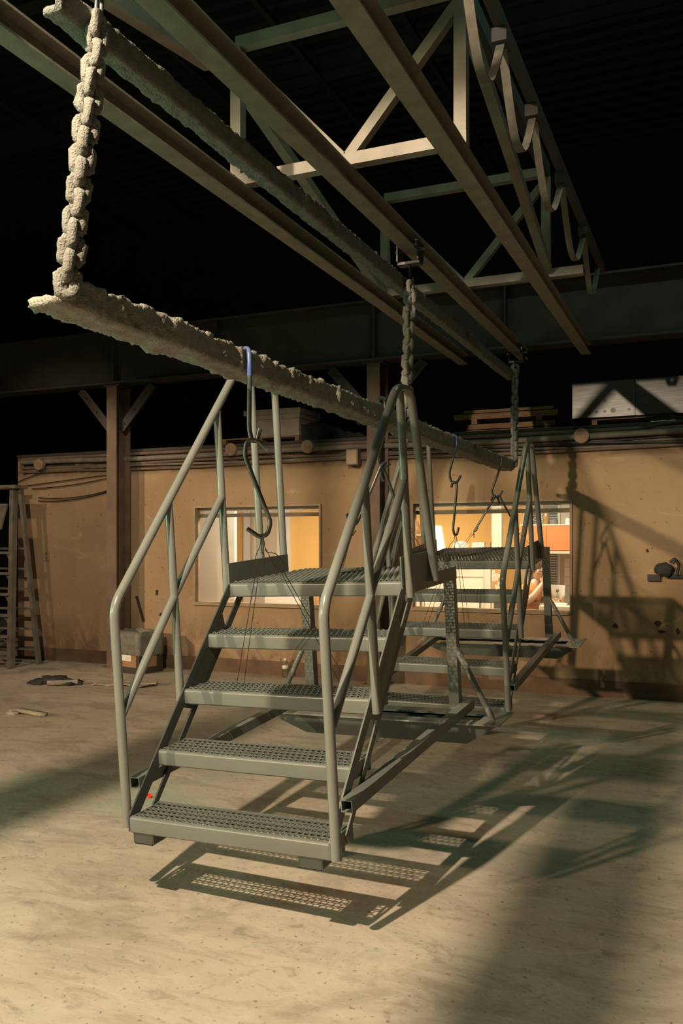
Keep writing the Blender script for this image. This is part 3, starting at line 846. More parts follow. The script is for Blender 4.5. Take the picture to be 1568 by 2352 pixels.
def cable(label, pts, r=.0055, mat='black_rubber'):
    o = tube('wall_cable', pts, r, mat, None, 8, .05); return tag(o, label, 'cable', 'cables strung along the wall')
def sag(p, q, s, n=9):
    p = Vector(p); q = Vector(q); return [p.lerp(q, i / n) - Vector((0, 0, s * 4 * (i / n) * (1 - i / n))) for i in range(n + 1)]
y_ = WY - .03
cable('upper cable sagging between the stepladder and the column', sag((-7.9, y_, 2.12), (-6.36, y_, 2.24), .0))
cable('second cable just under the upper one by the column', sag((-7.7, y_, 2.09), (-6.36, y_, 2.22), .03))
cable('loose double cable sagging lower left of the column', sag((-7.6, y_, 1.98), (-6.36, y_, 2.09), .06))
cable('lowest loose cable left of the column', sag((-7.6, y_, 1.94), (-6.36, y_, 2.085), .06), .006)
cable('cable climbing left from behind the stepladder', sag((-7.93, y_, 2.18), (-7.5, y_, 2.30), .0))
cable('black cable bundle under the junction box at right', sag((-1.35, y_ - .03, 2.36), (3.0, y_ - .03, 2.33), .05), .012)
cable('thick black hose along the wall top at right', [(-1.1, y_ - .02, 2.40), (-.75, y_ - .02, 2.42), (-.45, y_ - .02, 2.49), (.2, y_ - .02, 2.52), (3.0, y_ - .02, 2.53)], .016)
cable('black cable hanging down from the pallet to the wall pipes', [(-1.25, y_, 2.60), (-1.22, y_, 2.52), (-1.14, y_, 2.46), (-1.1, y_ - .03, 2.42)], .006)
cable('thin cable along the pipes at right', sag((-3.0, y_ - .03, 2.36), (-.4, y_ - .03, 2.37), .03), .007)

# things stored on the office roof
def pallet(x0, x1, y0, y1, z, label):
    r = root('wooden_pallet', label, 'pallet', (x0, y0, z)); Wd, Dp = x1 - x0, y1 - y0
    for k in range(3):
        u = (Wd - .05) * k / 2; mesh_obj('stringer_board', boxes((u, u + .05, 0, Dp, 0, .085)), 'wood', r)
    n = 6
    for k in range(n):
        v = (Dp - .09) * k / (n - 1); mesh_obj('deck_board', boxes((0, Wd, v, v + .09, .085, .103)), 'wood', r)
    mesh_obj('bottom_board', boxes((0, Wd, 0, .09, -.0, .002)), 'wood', r)
    return r
pallet(-5.20, -4.22, 8.62, 9.5, 2.51, 'wooden pallet under the pale block on the office roof')
r = root('stored_block', 'pale crate with a lid standing on the pallet behind the near guard', 'crate', (-4.58, 9.0, 2.613))
b = boxes((-.30, .30, -.25, .25, 0, .21)); bmesh.ops.bevel(b, geom=b.edges[:], offset=.008, segments=1); mesh_obj('crate_body', b, 'concrete', r)
mesh_obj('crate_band', boxes((-.31, .31, -.26, .26, .212, .262)), 'concrete', r); mesh_obj('crate_lid', boxes((-.40, .32, -.27, .27, .264, .325)), 'concrete', r)


def drape(name, label, cat, x0, x1, y0, y1, hfun, mat, z0, n=22):
    bm = bmesh.new(); g = []
    for i in range(n + 1):
        row = []
        for j in range(n + 1):
            x = x0 + (x1 - x0) * i / n; yy = y0 + (y1 - y0) * j / n
            row.append(bm.verts.new((x, yy, z0 + hfun(i / n, j / n))))
        g.append(row)
    lo = [[bm.verts.new((v.co.x, v.co.y, z0)) for v in row] for row in g]
    for i in range(n):
        for j in range(n):
            bm.faces.new((g[i][j], g[i + 1][j], g[i + 1][j + 1], g[i][j + 1])); bm.faces.new((lo[i][j], lo[i][j + 1], lo[i + 1][j + 1], lo[i + 1][j]))
    for i in range(n):
        for (A, B, C, D_) in ((g[i][0], lo[i][0], lo[i + 1][0], g[i + 1][0]), (g[i][n], g[i + 1][n], lo[i + 1][n], lo[i][n]), (g[0][i], g[0][i + 1], lo[0][i + 1], lo[0][i]), (g[n][i], lo[n][i], lo[n][i + 1], g[n][i + 1])):
            bm.faces.new((A, B, C, D_))
    return tag(mesh_obj(name, recalc(bm), mat, None, True, None, 70), label, cat)
drape('plastic_sheet', 'black plastic sheeting heaped right of the pale crate', 'plastic sheet', -4.18, -3.3, 8.6, 9.5,
      lambda a, b: .05 + .27 * math.exp(-((a - .15) / .45) ** 2) * (.7 + .3 * noise.noise(Vector((a * 5, b * 5, 1)))) + .04 * noise.noise(Vector((a * 11, b * 9, 2))), 'blkplastic', 2.51)
r = root('crumpled_wrap', 'shiny crumpled wrap right of the black plastic sheeting', 'plastic wrap', (-3.55, 8.75, 2.76))
b = bmesh.new(); bmesh.ops.create_icosphere(b, subdivisions=3, radius=.06)
for v in b.verts: v.co *= 1 + .35 * noise.noise(v.co * 25)
mesh_obj('wrap', b, 'galv', r, True)
bm = boxes((-3.30, -2.95, 8.62, 9.3, 2.51, 2.72)); tag(mesh_obj('stored_carton', bm, 'card'), 'dim carton on the office roof left of the middle column', 'carton')
r = root('lumber_stack', 'dark stack of boards on the office roof beside the far chain', 'lumber', (-2.38, 8.62, 2.51))
for k, (a, b_, y0, z0, dz) in enumerate(((0, .95, 0, .0, .05), (.05, .93, .02, .062, .05), (-.08, .96, 0, .16, .055), (.02, .92, .02, .226, .03))):
    mesh_obj('board', boxes((a, b_, y0, y0 + .3, z0, z0 + dz)), 'wood', r)
for a in (.1, .75): mesh_obj('spacer', boxes((a, a + .06, 0, .28, .113, .16)), 'wood', r)
# two galvanised boxes on a pallet
pallet(-1.10, .25, 8.62, 9.5, 2.51, 'wooden pallet under the galvanised metal boxes')
def metal_box(x0, x1, label, holes):
    r = root('metal_box', label, 'metal box', (x0, 8.55, 2.613)); Wd = x1 - x0; H = .325
    bm = boxes((0, Wd, 0, .6, 0, H)); bmesh.ops.bevel(bm, geom=bm.edges[:], offset=.004, segments=1); mesh_obj('box_shell', bm, 'galv', r)
    for (u, w_, rr) in holes:
        b = bmesh.new(); lathe(b, [(rr, 0), (rr, .003)], 20); bmesh.ops.rotate(b, verts=b.verts, matrix=Matrix.Rotation(PI / 2, 3, 'X'))
        mesh_obj('knockout_hole', recalc(b), 'black', r, False, (u, -.0005, w_))
    mesh_obj('lid_flange', boxes((-.004, Wd + .004, -.004, .02, H, H + .012)), 'galv', r)
    return r
metal_box(-1.27, -.70, 'galvanised metal box with a row of round holes, left of the pair', [(.15, .045, .018), (.225, .05, .016), (.30, .052, .014), (.375, .058, .024), (.52, .058, .012), (.30, .155, .014)])
metal_box(-.695, .35, 'plain galvanised metal box, right of the pair, cut by the frame', [(.06, .17, .005), (.06, .14, .005)])
drape('plastic_sheet', 'crumpled clear plastic hanging at the foot of the metal boxes', 'plastic sheet', -.55, .3, 8.38, 8.6,
      lambda a, b: .02 + .10 * (.5 + .5 * math.sin(a * 9)) * b + .02 * noise.noise(Vector((a * 20, b * 8, 4))), 'blkplastic', 2.51)

# marks and bits on the wall
def chip(X, z, w_, h_, label, seed, mat='soot', t=.006, n=9):
    b = bmesh.new(); pts = []
    for i in range(n):
        a = 2 * PI * i / n; k = .75 + .45 * noise.noise(Vector((seed, i * 1.7, 0)))
        pts.append((w_ / 2 * k * math.cos(a), h_ / 2 * k * math.sin(a)))
    prism(b, pts, 1, 0, t)
    return tag(mesh_obj('chipped_patch', recalc(b), mat, None, False, (X, WY - t, z)), label, 'wall chip')
chips = [((360, 1361), .05, .09, 'tall dark chip left of the left office window'), ((370, 1411), .06, .05, 'round dark chip below left of the left window'),
         ((1511, 1433), .08, .07, 'square dark hole low on the right wall'), ((1413, 1438), .06, .06, 'small dark hole in the wall shadow at right'),
         ((1519, 1451), .09, .03, 'flat dark chip below the square hole'), ((1556, 1450), .05, .08, 'dark hanging chip at the right frame edge'),
         ((1486, 1265), .035, .04, 'small dark chip left of the black bracket'), ((566, 1530), .1, .07, 'chipped hole near the floor below the left window'),
         ((965, 1553), .16, .06, 'slot-shaped hole near the floor below the right window'), ((1216, 1560), .09, .09, 'square dark hole near the floor behind the far stair'),
         ((1380, 1575), .2, .05, 'broken strip of plaster at the wall foot'), ((1125, 1557), .14, .04, 'flat crack near the floor behind the far stair'),
         ((425, 1525), .08, .08, 'dark round drain at the wall foot left of the stair')]
for i, ((u, v), a, b_, lab) in enumerate(chips):
    p = at_y(u, v, WY); chip(p.x, p.z, a, b_, lab, i * 2.3)
p = at_y(322, 1397, WY); b = bmesh.new(); bar(b, (-.05, 0, .14), (.05, 0, -.15), .035, .006, up=Vector((0, 1, 0)))
tag(mesh_obj('burn_mark', recalc(b), 'soot', None, False, (p.x, WY - .004, p.z)), 'long slanting burn mark beside the left column', 'wall mark')
p = at_y(108, 1277, WY); r = root('wall_outlet', 'small cream electrical outlet on the wall beside the stepladder', 'outlet', (p.x, WY, p.z))
b = boxes((-.04, .04, -.012, 0, -.06, .06)); bmesh.ops.bevel(b, geom=b.edges[:], offset=.004, segments=1); mesh_obj('cover_plate', b, 'framem', r)
for s in (-.028, .028): mesh_obj('socket', boxes((-.014, .014, -.014, -.012, s - .014, s + .014)), 'lad', r)
r = root('wall_bracket', 'black bracket with a wad of rag on the right wall', 'bracket', (at_y(1530, 1312, WY).x, WY, at_y(1530, 1312, WY).z))
b = bmesh.new(); bmesh.ops.create_icosphere(b, subdivisions=3, radius=.075)
for v in b.verts: v.co = Vector((v.co.x * 1.0, v.co.y * .5, v.co.z * .8)) * (1 + .5 * noise.noise(v.co * 14 + Vector((4, 0, 0))))
mesh_obj('rag_wad', b, 'dkrag', r, True, (-.02, -.06, .02))
mesh_obj('bracket_plate', boxes((-.16, -.05, -.03, 0, -.09, -.03), (.02, .16, -.04, 0, -.06, -.03)), 'black', r)
tube('bracket_loop', bend([(.03, -.05, .08), (.07, -.05, .12), (.11, -.05, .06), (.09, -.05, -.04)], .03), .012, 'black', r, 8)

# ================================================================ STEPLADDER
L = root('stepladder', 'tall grimy wooden stepladder leaning open at the left wall', 'ladder', (-7.7, 7.75, 0))
def LP(p): return Vector(p) - Vector((-7.7, 7.75, 0))
FRb, FRt = LP((-7.36, 7.60, 0)), LP((-7.565, 7.86, 2.08)); FLb, FLt = LP((-8.12, 7.52, 0)), LP((-7.90, 7.82, 2.08))
RRb, RRt = LP((-7.30, 7.98, 0)), LP((-7.50, 7.90, 2.06)); RLb, RLt = LP((-8.10, 7.95, 0)), LP((-7.86, 7.90, 2.06))
for p, q in ((FRb, FRt), (FLb, FLt)): sqtube('front_rail', p, q, .055, .075, 'lad', L, up=Vector((0, 1, 0)))
for p, q in ((RRb, RRt), (RLb, RLt)): sqtube('rear_rail', p, q, .04, .055, 'lad', L, up=Vector((0, 1, 0)))
mesh_obj('top_cap', boxes((-.22, .24, .02, .22, 2.06, 2.10)), 'lad', L)
for k in range(6):
    t = .035 + k * .115 + .02
    p, q = FRb.lerp(FRt, t), FLb.lerp(FLt, t); b = bmesh.new(); bar(b, p, q, .10, .028); mesh_obj('step', recalc(b), 'lad', L)
    p, q = RRb.lerp(RRt, t + .03), RLb.lerp(RLt, t + .03); b = bmesh.new(); bar(b, p, q, .06, .024); mesh_obj('rear_rung', recalc(b), 'lad', L)
    b = bmesh.new(); p = FRb.lerp(FRt, t); q = FLb.lerp(FLt, t)
    bar(b, p.lerp(q, .03) + Vector((0, 0, -.11)), p.lerp(q, .16), .02, .02); mesh_obj('step_brace', recalc(b), 'lad', L)
b = bmesh.new(); prism(b, [(-.02, 1.88), (.0, 1.88), (-.10, 1.58), (-.13, 1.58)], 0, -.25, .16); mesh_obj('pail_shelf', recalc(b), 'lad', L)
for s in (.18, -.22): tube('spreader', [(s, -.02, 1.3), (s, .12, 1.42), (s, .2, 1.3)], .008, 'hook', L, 8)

# ================================================================ BOX WITH LINER
ang = math.radians(-22)
bx = root('bin_box', 'dark cardboard box used as a bin, grey liner folded over its rim', 'box', (-5.90, 7.98, 0), (0, 0, math.radians(-12)))
mesh_obj('carton', boxes((-.22, .22, -.17, .17, 0, .30)), 'blackcard', bx)
bm = bmesh.new(); n = 40; rings = []
for (k, z, inn) in ((1.05, .20, 0), (1.07, .26, 0), (1.04, .40, 0), (1.0, .455, 0), (.93, .45, 0), (.92, .30, 0)):
    ring = []
    for i in range(n):
        a = 2 * PI * i / n; c, s = math.cos(a), math.sin(a); m_ = max(abs(c), abs(s)); 
        wob = .012 * noise.noise(Vector((c * 4, s * 4, z * 6)))
        ring.append(bm.verts.new((.22 * c / m_ * k + wob, .17 * s / m_ * k + wob, z + .018 * noise.noise(Vector((c * 3, s * 3, z * 2))))))
    rings.append(ring)
for a, b in zip(rings, rings[1:]):
    for i in range(n): bm.faces.new((a[i], a[(i + 1) % n], b[(i + 1) % n], b[i]))
mesh_obj('bin_liner', recalc(bm), 'bag', bx, True)
lb = mesh_obj('label_panel', boxes((-.15, .17, -.1715, -.17, .07, .20)), 'card', bx); mesh_obj('white_label', boxes((-.15, .09, -.1725, -.1715, .135, .20)), 'paper', lb)
for z in (.17, .155): mesh_obj('barcode_line', boxes((0.0, .07, -.1732, -.1725, z, z + .005)), 'beige', lb)
mesh_obj('side_label', boxes((.2200, .2212, -.12, .08, .07, .21)), 'card', bx)
tc = bpy.data.curves.new('printed_text', 'FONT'); tc.body = 'PO'; tc.size = .075; tc.extrude = .0006; tc.materials.append(M['lad'])
tmp = bpy.data.objects.new('tmp', tc); COL.objects.link(tmp); bpy.context.view_layer.update()
tme = bpy.data.meshes.new_from_object(tmp.evaluated_get(bpy.context.evaluated_depsgraph_get())); bpy.data.objects.remove(tmp)
to = bpy.data.objects.new('printed_text', tme); COL.objects.link(to); to.parent = bx; to.location = (-.17, -.1712, .06); to.rotation_euler = (PI / 2, -PI / 2, 0)

# ================================================================ FLOOR LITTER
def lump(name, c, rad, mat, parent, seed, sub=3, amp=.5, f=9):
    b = bmesh.new(); bmesh.ops.create_icosphere(b, subdivisions=sub, radius=1)
    for v in b.verts:
        k = 1 + amp * noise.noise(v.co * 1.6 + Vector((seed, 0, 0))) + .25 * noise.noise(v.co * 5 + Vector((0, seed, 0)))
        v.co = Vector((v.co.x * rad[0] * k, v.co.y * rad[1] * k, max(0, v.co.z * rad[2] * k * 1.2 + rad[2] * .4)))
    return mesh_obj(name, b, mat, parent, True, c)
d1 = root('rag_heap', 'dark rag heap with a pale stick on the floor before the stepladder', 'rag', tuple(at_z(120, 1572, 0)))
lump('rag', (0, .05, 0), (.20, .12, .05), 'dkrag', d1, 2); lump('rag_tail', (-.16, 0, 0), (.11, .1, .03), 'dkrag', d1, 5); lump('rag_tail', (.2, .1, 0), (.09, .06, .03), 'dkrag', d1, 8)
stick = at_z(138, 1578, 0)
o = tube('pale_stick', [Vector(at_z(108, 1576, 0)) + Vector((0, 0, .03)), Vector(at_z(178, 1573, 0)) + Vector((0, 0, .03))], .026, 'rag', None, 10)
tag(o, 'pale wooden stick lying against the dark rag heap', 'stick')
d2 = root('crumpled_card', 'flattened crumpled cardboard on the floor behind the left handrail', 'cardboard', tuple(at_z(285, 1575, 0)))
for k, (a, b_, c_, rz) in enumerate(((-.18, .0, .30, .2), (.1, .02, .34, -.15), (.2, .1, .2, .5))):
    b = bmesh.new(); n = 8; g = [[b.verts.new(((i / n - .5) * c_, (j / n - .5) * .16, .012 + .012 * k + .02 * abs(noise.noise(Vector((i * .6, j * .5, k * 4)))))) for j in range(n + 1)] for i in range(n + 1)]
    for i in range(n):
        for j in range(n): b.faces.new((g[i][j], g[i + 1][j], g[i + 1][j + 1], g[i][j + 1]))
    ex = bmesh.ops.extrude_face_region(b, geom=b.faces[:]); bmesh.ops.translate(b, verts=[v for v in ex['geom'] if isinstance(v, bmesh.types.BMVert)], vec=(0, 0, -.012))
    o = mesh_obj('card_flap', recalc(b), 'rag', d2, False, (a, b_, 0)); o.rotation_euler = (0, 0, rz)
d3 = root('twisted_rag', 'twisted pale rag lying flat on the floor at left', 'rag', tuple(at_z(62, 1642, 0)))
b = bmesh.new(); pts = [(-.17, -.02, .02), (-.12, .03, .03), (-.05, .02, .025), (.02, .03, .02), (.1, .0, .02), (.18, .02, .012)]
sweep(b, bend(pts, .05, 4), [(-.03, -.012), (.03, -.014), (.036, .004), (.01, .014), (-.03, .012)])
mesh_obj('cloth', recalc(b), 'rag', d3, True); lump('cloth_fold', (-.13, -.03, 0), (.05, .04, .02), 'rag', d3, 4)
p = at_z(650, 1557, 0); r = root('water_bottle', 'clear plastic water bottle standing at the wall foot', 'bottle', (p.x, 8.24, 0))
b = bmesh.new(); lathe(b, [(.028, 0), (.032, .006), (.032, .03), (.029, .036), (.032, .042), (.032, .075), (.029, .08), (.032, .086), (.032, .13), (.026, .155), (.014, .172), (.0125, .185)], 20); mesh_obj('bottle_body', b, 'clearplastic', r, True)
b = bmesh.new(); lathe(b, [(.0155, .178), (.0155, .198), (.014, .2)], 16); mesh_obj('bottle_cap', b, 'white', r, True, None, 40)
b = bmesh.new(); lathe(b, [(.0325, .09), (.0325, .128)], 20); mesh_obj('bottle_label', b, 'paper', r, True)
p = at_z(343, 1832, 0); b = bmesh.new(); lathe(b, [(.013, 0), (.0155, .002), (.0155, .012), (.0125, .013), (.011, .004)], 18)
o = mesh_obj('bottle_cap_ring', recalc(b), 'red', None, True, (p.x, p.y, .0), 40); o.rotation_euler = (.3, .2, 0); o.location.z = .003; tag(o, 'tiny red plastic cap lying on the floor behind the near stair', 'cap')

# ================================================================ OFFICE INTERIOR
for x in (-4.6, -2.1):
    r = root('ceiling_light', 'flat ceiling light panel in the office, %s window' % ('left' if x < -3 else 'right'), 'light', (x, 9.25, 2.42))
    mesh_obj('light_frame', boxes((-.64, .64, -.29, .29, -.03, -.0)), 'white', r); mesh_obj('diffuser', boxes((-.6, .6, -.25, .25, -.034, -.03)), 'lampglow', r)
# left window
tag(mesh_obj('wall_partition', boxes((-6.45, -5.62, 9.62, 9.68, 0, 2.42)), 'white'), kind='structure')
dr = bpy.data.objects.new('door_1', None); COL.objects.link(dr); dr.location = (-6.25, 11.0, 0); tag(dr, kind='structure')
mesh_obj('door_leaf', boxes((.12, .62, -.04, -.005, .0, 2.05)), 'beige', dr)
mesh_obj('door_frame', boxes((.0, .10, -.05, -.005, 0, 2.15), (.64, .74, -.05, -.005, 0, 2.15), (.0, .74, -.05, -.005, 2.06, 2.15)), 'white', dr)
mesh_obj('door_stile', boxes((.16, .20, -.046, -.04, .1, 2.0), (.54, .58, -.046, -.04, .1, 2.0)), 'cream', dr)
tag(mesh_obj('storage_chest', boxes((-5.55, -5.05, 10.3, 10.8, 0.012, .87)), 'white'), 'low white chest in front of the office door', 'chest')
r = root('wire_rack', 'small pale rack beside the yellow wall at the left window', 'rack', (-4.72, 10.9, .012))
for k in range(5): mesh_obj('rack_bar', boxes((0, .22, 0, .02, .2 + k * .17, .215 + k * .17)), 'white', r)
for k in (0, .11, .22): mesh_obj('rack_upright', boxes((k - .006, k + .006, -.002, .022, 0, .9)), 'white', r)
# right window: cabinets, tile column, orange shelf, rear window with blind
cab = root('base_cabinet', 'long cream cabinet run under the yellow office wall', 'cabinet', (-3.75, 10.45, .012))
mesh_obj('carcass', boxes((0, 1.22, .02, .54, 0, 1.30)), 'cream', cab); mesh_obj('counter_top', boxes((-.02, 1.235, -.01, .54, 1.30, 1.335)), 'white', cab)
for k in range(3):
    dd = mesh_obj('door', boxes((.01 + k * .38, .375 + k * .38, 0, .02, .02, .98)), 'cream', cab); mesh_obj('handle', boxes((.33 + k * .38, .345 + k * .38, -.02, 0, .6, .75)), 'galv', dd)
    dd = mesh_obj('drawer', boxes((.01 + k * .38, .375 + k * .38, 0, .02, 1.0, 1.28)), 'cream', cab); mesh_obj('handle', boxes((.14 + k * .38, .25 + k * .38, -.02, 0, 1.13, 1.145)), 'galv', dd)
ct = 1.347
p = at_y(1100, 1250, 10.62); r = root('radio', 'white box radio on the counter before the yellow wall', 'radio', (p.x, 10.62, ct))
mesh_obj('case', boxes((-.075, .075, -.06, .06, 0, .088)), 'white', r); mesh_obj('display', boxes((-.02, .03, -.062, -.06, .06, .075)), 'greywall', r)
for k in range(6): mesh_obj('button', boxes((-.06 + k * .022, -.045 + k * .022, -.063, -.06, .02, .035)), 'beige', r)
def bottle(px, Y, z, prof, mat, label, name='glass_bottle'):
    p = at_y(px, 1250, Y); b = bmesh.new(); lathe(b, prof, 16); return tag(mesh_obj(name, b, mat, None, True, (p.x, Y, z), 60), label, 'bottle')
bottle(1131, 10.6, ct, [(.03, 0), (.032, .01), (.032, .08), (.014, .11), (.012, .13), (.017, .135), (.017, .155), (.01, .157)], 'trouser', 'squat dark bottle on the counter right of the radio')
lumpc = lump('paper_heap', tuple(at_y(1055, 1255, 10.6).xy) + (ct,), (.12, .08, .06), 'paper', None, 3); tag(lumpc, 'heaped white papers on the counter left of the radio', 'papers')
r = root('wall_shelf', 'pale shelf with bottles at the left edge of the right window', 'shelf', (-3.72, 10.75, 1.52))
mesh_obj('shelf_board', boxes((0, .28, 0, .24, 0, .02)), 'beige', r); mesh_obj('shelf_bracket', boxes((.02, .04, .02, .24, -.1, 0), (.24, .26, .02, .24, -.1, 0)), 'beige', r)
for k, (x, h_, mt, lab) in enumerate(((-3.66, .12, 'paper', 'white jar on the pale shelf'), (-3.58, .17, 'tile_a', 'brown bottle on the pale shelf'), (-3.50, .14, 'tile_b', 'tan jar on the pale shelf'))):
    b = bmesh.new(); lathe(b, [(.03, 0), (.032, .01), (.032, h_ * .65), (.014, h_ * .8), (.014, h_)], 14); tag(mesh_obj('shelf_jar', b, mt, None, True, (x, 10.82, 1.54), 60), lab, 'jar')
tcn = root('tiled_column', 'slim cream column faced with a mosaic of brown tiles', 'column', (-2.445, 10.42, .012))
mesh_obj('column_core', boxes((-.06, .06, .004, .1, 0, 2.4)), 'cream', tcn)
for a in range(3):
    for k in range(10):
        mesh_obj('tile', boxes((-.052 + a * .036, -.02 + a * .036, -.001, .004, .72 + k * .046 + (.012 if a == 1 else 0), .758 + k * .046 + (.012 if a == 1 else 0))), random.choice(('tile_a', 'tile_b', 'tile_b')), tcn)
rw = bpy.data.objects.new('window_3', None); COL.objects.link(rw); rw.location = (-2.17, 11.0, .85); tag(rw, kind='structure')
mesh_obj('night_pane', boxes((0, .36, -.012, -.006, 0, 1.25)), 'night', rw); mesh_obj('window_frame', boxes((-.03, 0, -.03, -.001, -.03, 1.28), (.36, .39, -.03, -.001, -.03, 1.28), (.16, .18, -.03, -.001, 0, 1.25), (0, .36, -.03, -.001, 1.25, 1.28)), 'white', rw)
for k in range(40):
    b = bmesh.new(); bar(b, (.005, -.045, .02 + k * .031), (.355, -.045, .02 + k * .031), .022, .003, up=Vector((0, .55, 1))); mesh_obj('blind_slat', b, 'blind', rw)
osf = root('orange_cupboard', 'wide orange wall cupboard across the right part of the window', 'cupboard', (-2.13, 10.35, 1.33))
mesh_obj('carcass', boxes((0, 1.3, 0, .62, .0, .30)), 'orange', osf); mesh_obj('cupboard_top', boxes((-.01, 1.3, -.01, .62, .30, .315)), 'cream', osf); mesh_obj('bottom_rail', boxes((.0, 1.3, .0, .04, -.03, 0)), 'beige', osf)
mesh_obj('cupboard_door', boxes((.01, .30, -.012, 0, .01, .29)), 'orange', osf); mesh_obj('cupboard_door', boxes((.305, .62, -.012, 0, .01, .29)), 'orange', osf)
zt = 1.645; yo = 10.45
for u, prof, mt, lab, nm in ((1232, [(.02, 0), (.05, .01), (.06, .06), (.03, .12), (.055, .18), (.05, .19)], 'clearplastic', 'cut glass vase on the orange cupboard behind the far handrail', 'glass_vase'),
                             (1254, [(.03, 0), (.035, .01), (.035, .12), (.014, .155), (.012, .19), (.02, .195), (.012, .215)], 'amber', 'slim amber bottle on the orange cupboard', 'amber_bottle'),
                             (1272, [(.045, 0), (.048, .01), (.048, .055), (.045, .06)], 'trouser', 'squat dark tin on the orange cupboard', 'dark_tin'),
                             (1304, [(.03, 0), (.032, .02), (.028, .03), (.032, .04), (.026, .07)], 'paper', 'small white stacked cup on the orange cupboard', 'white_cup')):
    p = at_y(u, 1200, yo); b = bmesh.new(); lathe(b, prof, 16); tag(mesh_obj(nm, b, mt, None, True, (p.x, yo, zt), 60), lab, nm.split('_')[1])
nb = root('notice_sheets', 'column of white notice sheets pinned below the orange cupboard', 'papers', (at_y(1304, 1300, 10.98).x, 10.985, .9))
for k in range(3): mesh_obj('sheet', boxes((-.045, .06, -.004, 0, .0 + k * .115, .108 + k * .115)), 'paper', nb)
# desk and its things
dsk = root('office_desk', 'brown veneer desk behind the right office window', 'desk', (-1.72, 9.25, .012))
mesh_obj('desk_top', boxes((.0, .95, 0, .62, .71, .745)), 'cream', dsk); mesh_obj('modesty_panel', boxes((.02, .93, .02, .04, .1, .71)), 'deskwood', dsk)
for u in (.0, .91): mesh_obj('desk_side', boxes((u, u + .04, 0, .6, 0, .71)), 'deskwood', dsk)
zd = .757
p = at_y(1279, 1355, 9.7); r = root('picture_card', 'white picture of a plant in a vase leaning on the desk', 'picture', (p.x, 9.72, zd))
b = bmesh.new(); prism(b, [(-.075, 0), (.075, .0), (.085, .20), (-.07, .21)], 1, 0, .008); mesh_obj('board', recalc(b), 'paper', r)
mesh_obj('drawn_stem', boxes((-.002, .002, -.001, 0, .08, .14)), 'lad', r)
b = bmesh.new(); prism(b, [(-.014, .03), (.014, .03), (.019, .06), (.012, .085), (-.012, .085), (-.019, .06)], 1, -.001, 0); mesh_obj('drawn_vase', recalc(b), 'beige', r)
b = bmesh.new(); prism(b, [(-.016, .13), (0, .12), (.018, .14), (.01, .16), (0, .15), (-.012, .158)], 1, -.001, 0); mesh_obj('drawn_leaf', recalc(b), 'lad', r)
p = at_y(1304, 1360, 9.55); r = root('desk_phone', 'grey desk phone at the right end of the desk', 'phone', (p.x, 9.55, zd))
mesh_obj('phone_body', boxes((-.03, .02, -.02, .03, 0, .19)), 'trouser', r); mesh_obj('phone_base', boxes((-.07, .04, -.04, .05, 0, .015)), 'trouser', r)
p = at_y(1283, 1375, 9.5); tag(mesh_obj('paper_tray', boxes((p.x - .13, p.x + .09, 9.4, 9.6, zd, zd + .02)), 'paper'), 'white paper stack on the desk before the picture', 'papers')
p = at_y(1276, 1360, 9.62); b = boxes((p.x - .05, p.x + .04, 9.6, 9.68, zd + .0, zd + .055)); tag(mesh_obj('pen_box', b, 'tile_b'), 'small tan pen box below the leaning picture', 'box')
p = at_y(1289, 1355, 9.6); b = bmesh.new(); lathe(b, [(.03, 0), (.032, .03), (.02, .07), (.004, .1)], 14); tag(mesh_obj('desk_lamp_cone', b, 'amber', None, True, (p.x + .02, 9.62, zd + .0)), 'small amber cone ornament on the desk', 'ornament')
p = at_y(1252, 1345, 9.7); r = root('desk_clock', 'round white clock standing on the desk by the person', 'clock', (p.x, 9.82, zd))
b = bmesh.new(); lathe(b, [(.04, 0), (.042, .01), (.042, .025)], 20); bmesh.ops.rotate(b, verts=b.verts, matrix=Matrix.Rotation(PI / 2, 3, 'X')); mesh_obj('clock_face', recalc(b), 'white', r, True, (0, 0, .12), 40)
mesh_obj('clock_stand', boxes((-.02, .02, -.02, .01, 0, .08)), 'black', r)


# ---- the person at the desk: one skinned body, clothes and hair as children
def skin_body(name, verts, edges, radii, mat, parent, rootv=0, sub=2):
    me = bpy.data.meshes.new(name); me.from_pydata(verts, edges, []); me.materials.append(M[mat])
    o = bpy.data.objects.new(name, me); COL.objects.link(o); o.parent = parent
    s = o.modifiers.new('skin', 'SKIN'); s.use_smooth_shade = True
    for i, d in enumerate(me.skin_vertices[0].data):
        rr = radii[i]; d.radius = rr if isinstance(rr, tuple) else (rr, rr); d.use_root = (i == rootv)
    q = o.modifiers.new('sub', 'SUBSURF'); q.levels = sub; q.render_levels = sub
    return o
PX, PY = -1.97, 9.62
pe = root('person', 'person in an orange shirt seated at the desk, head resting on one hand', 'person', (PX, PY, .012))
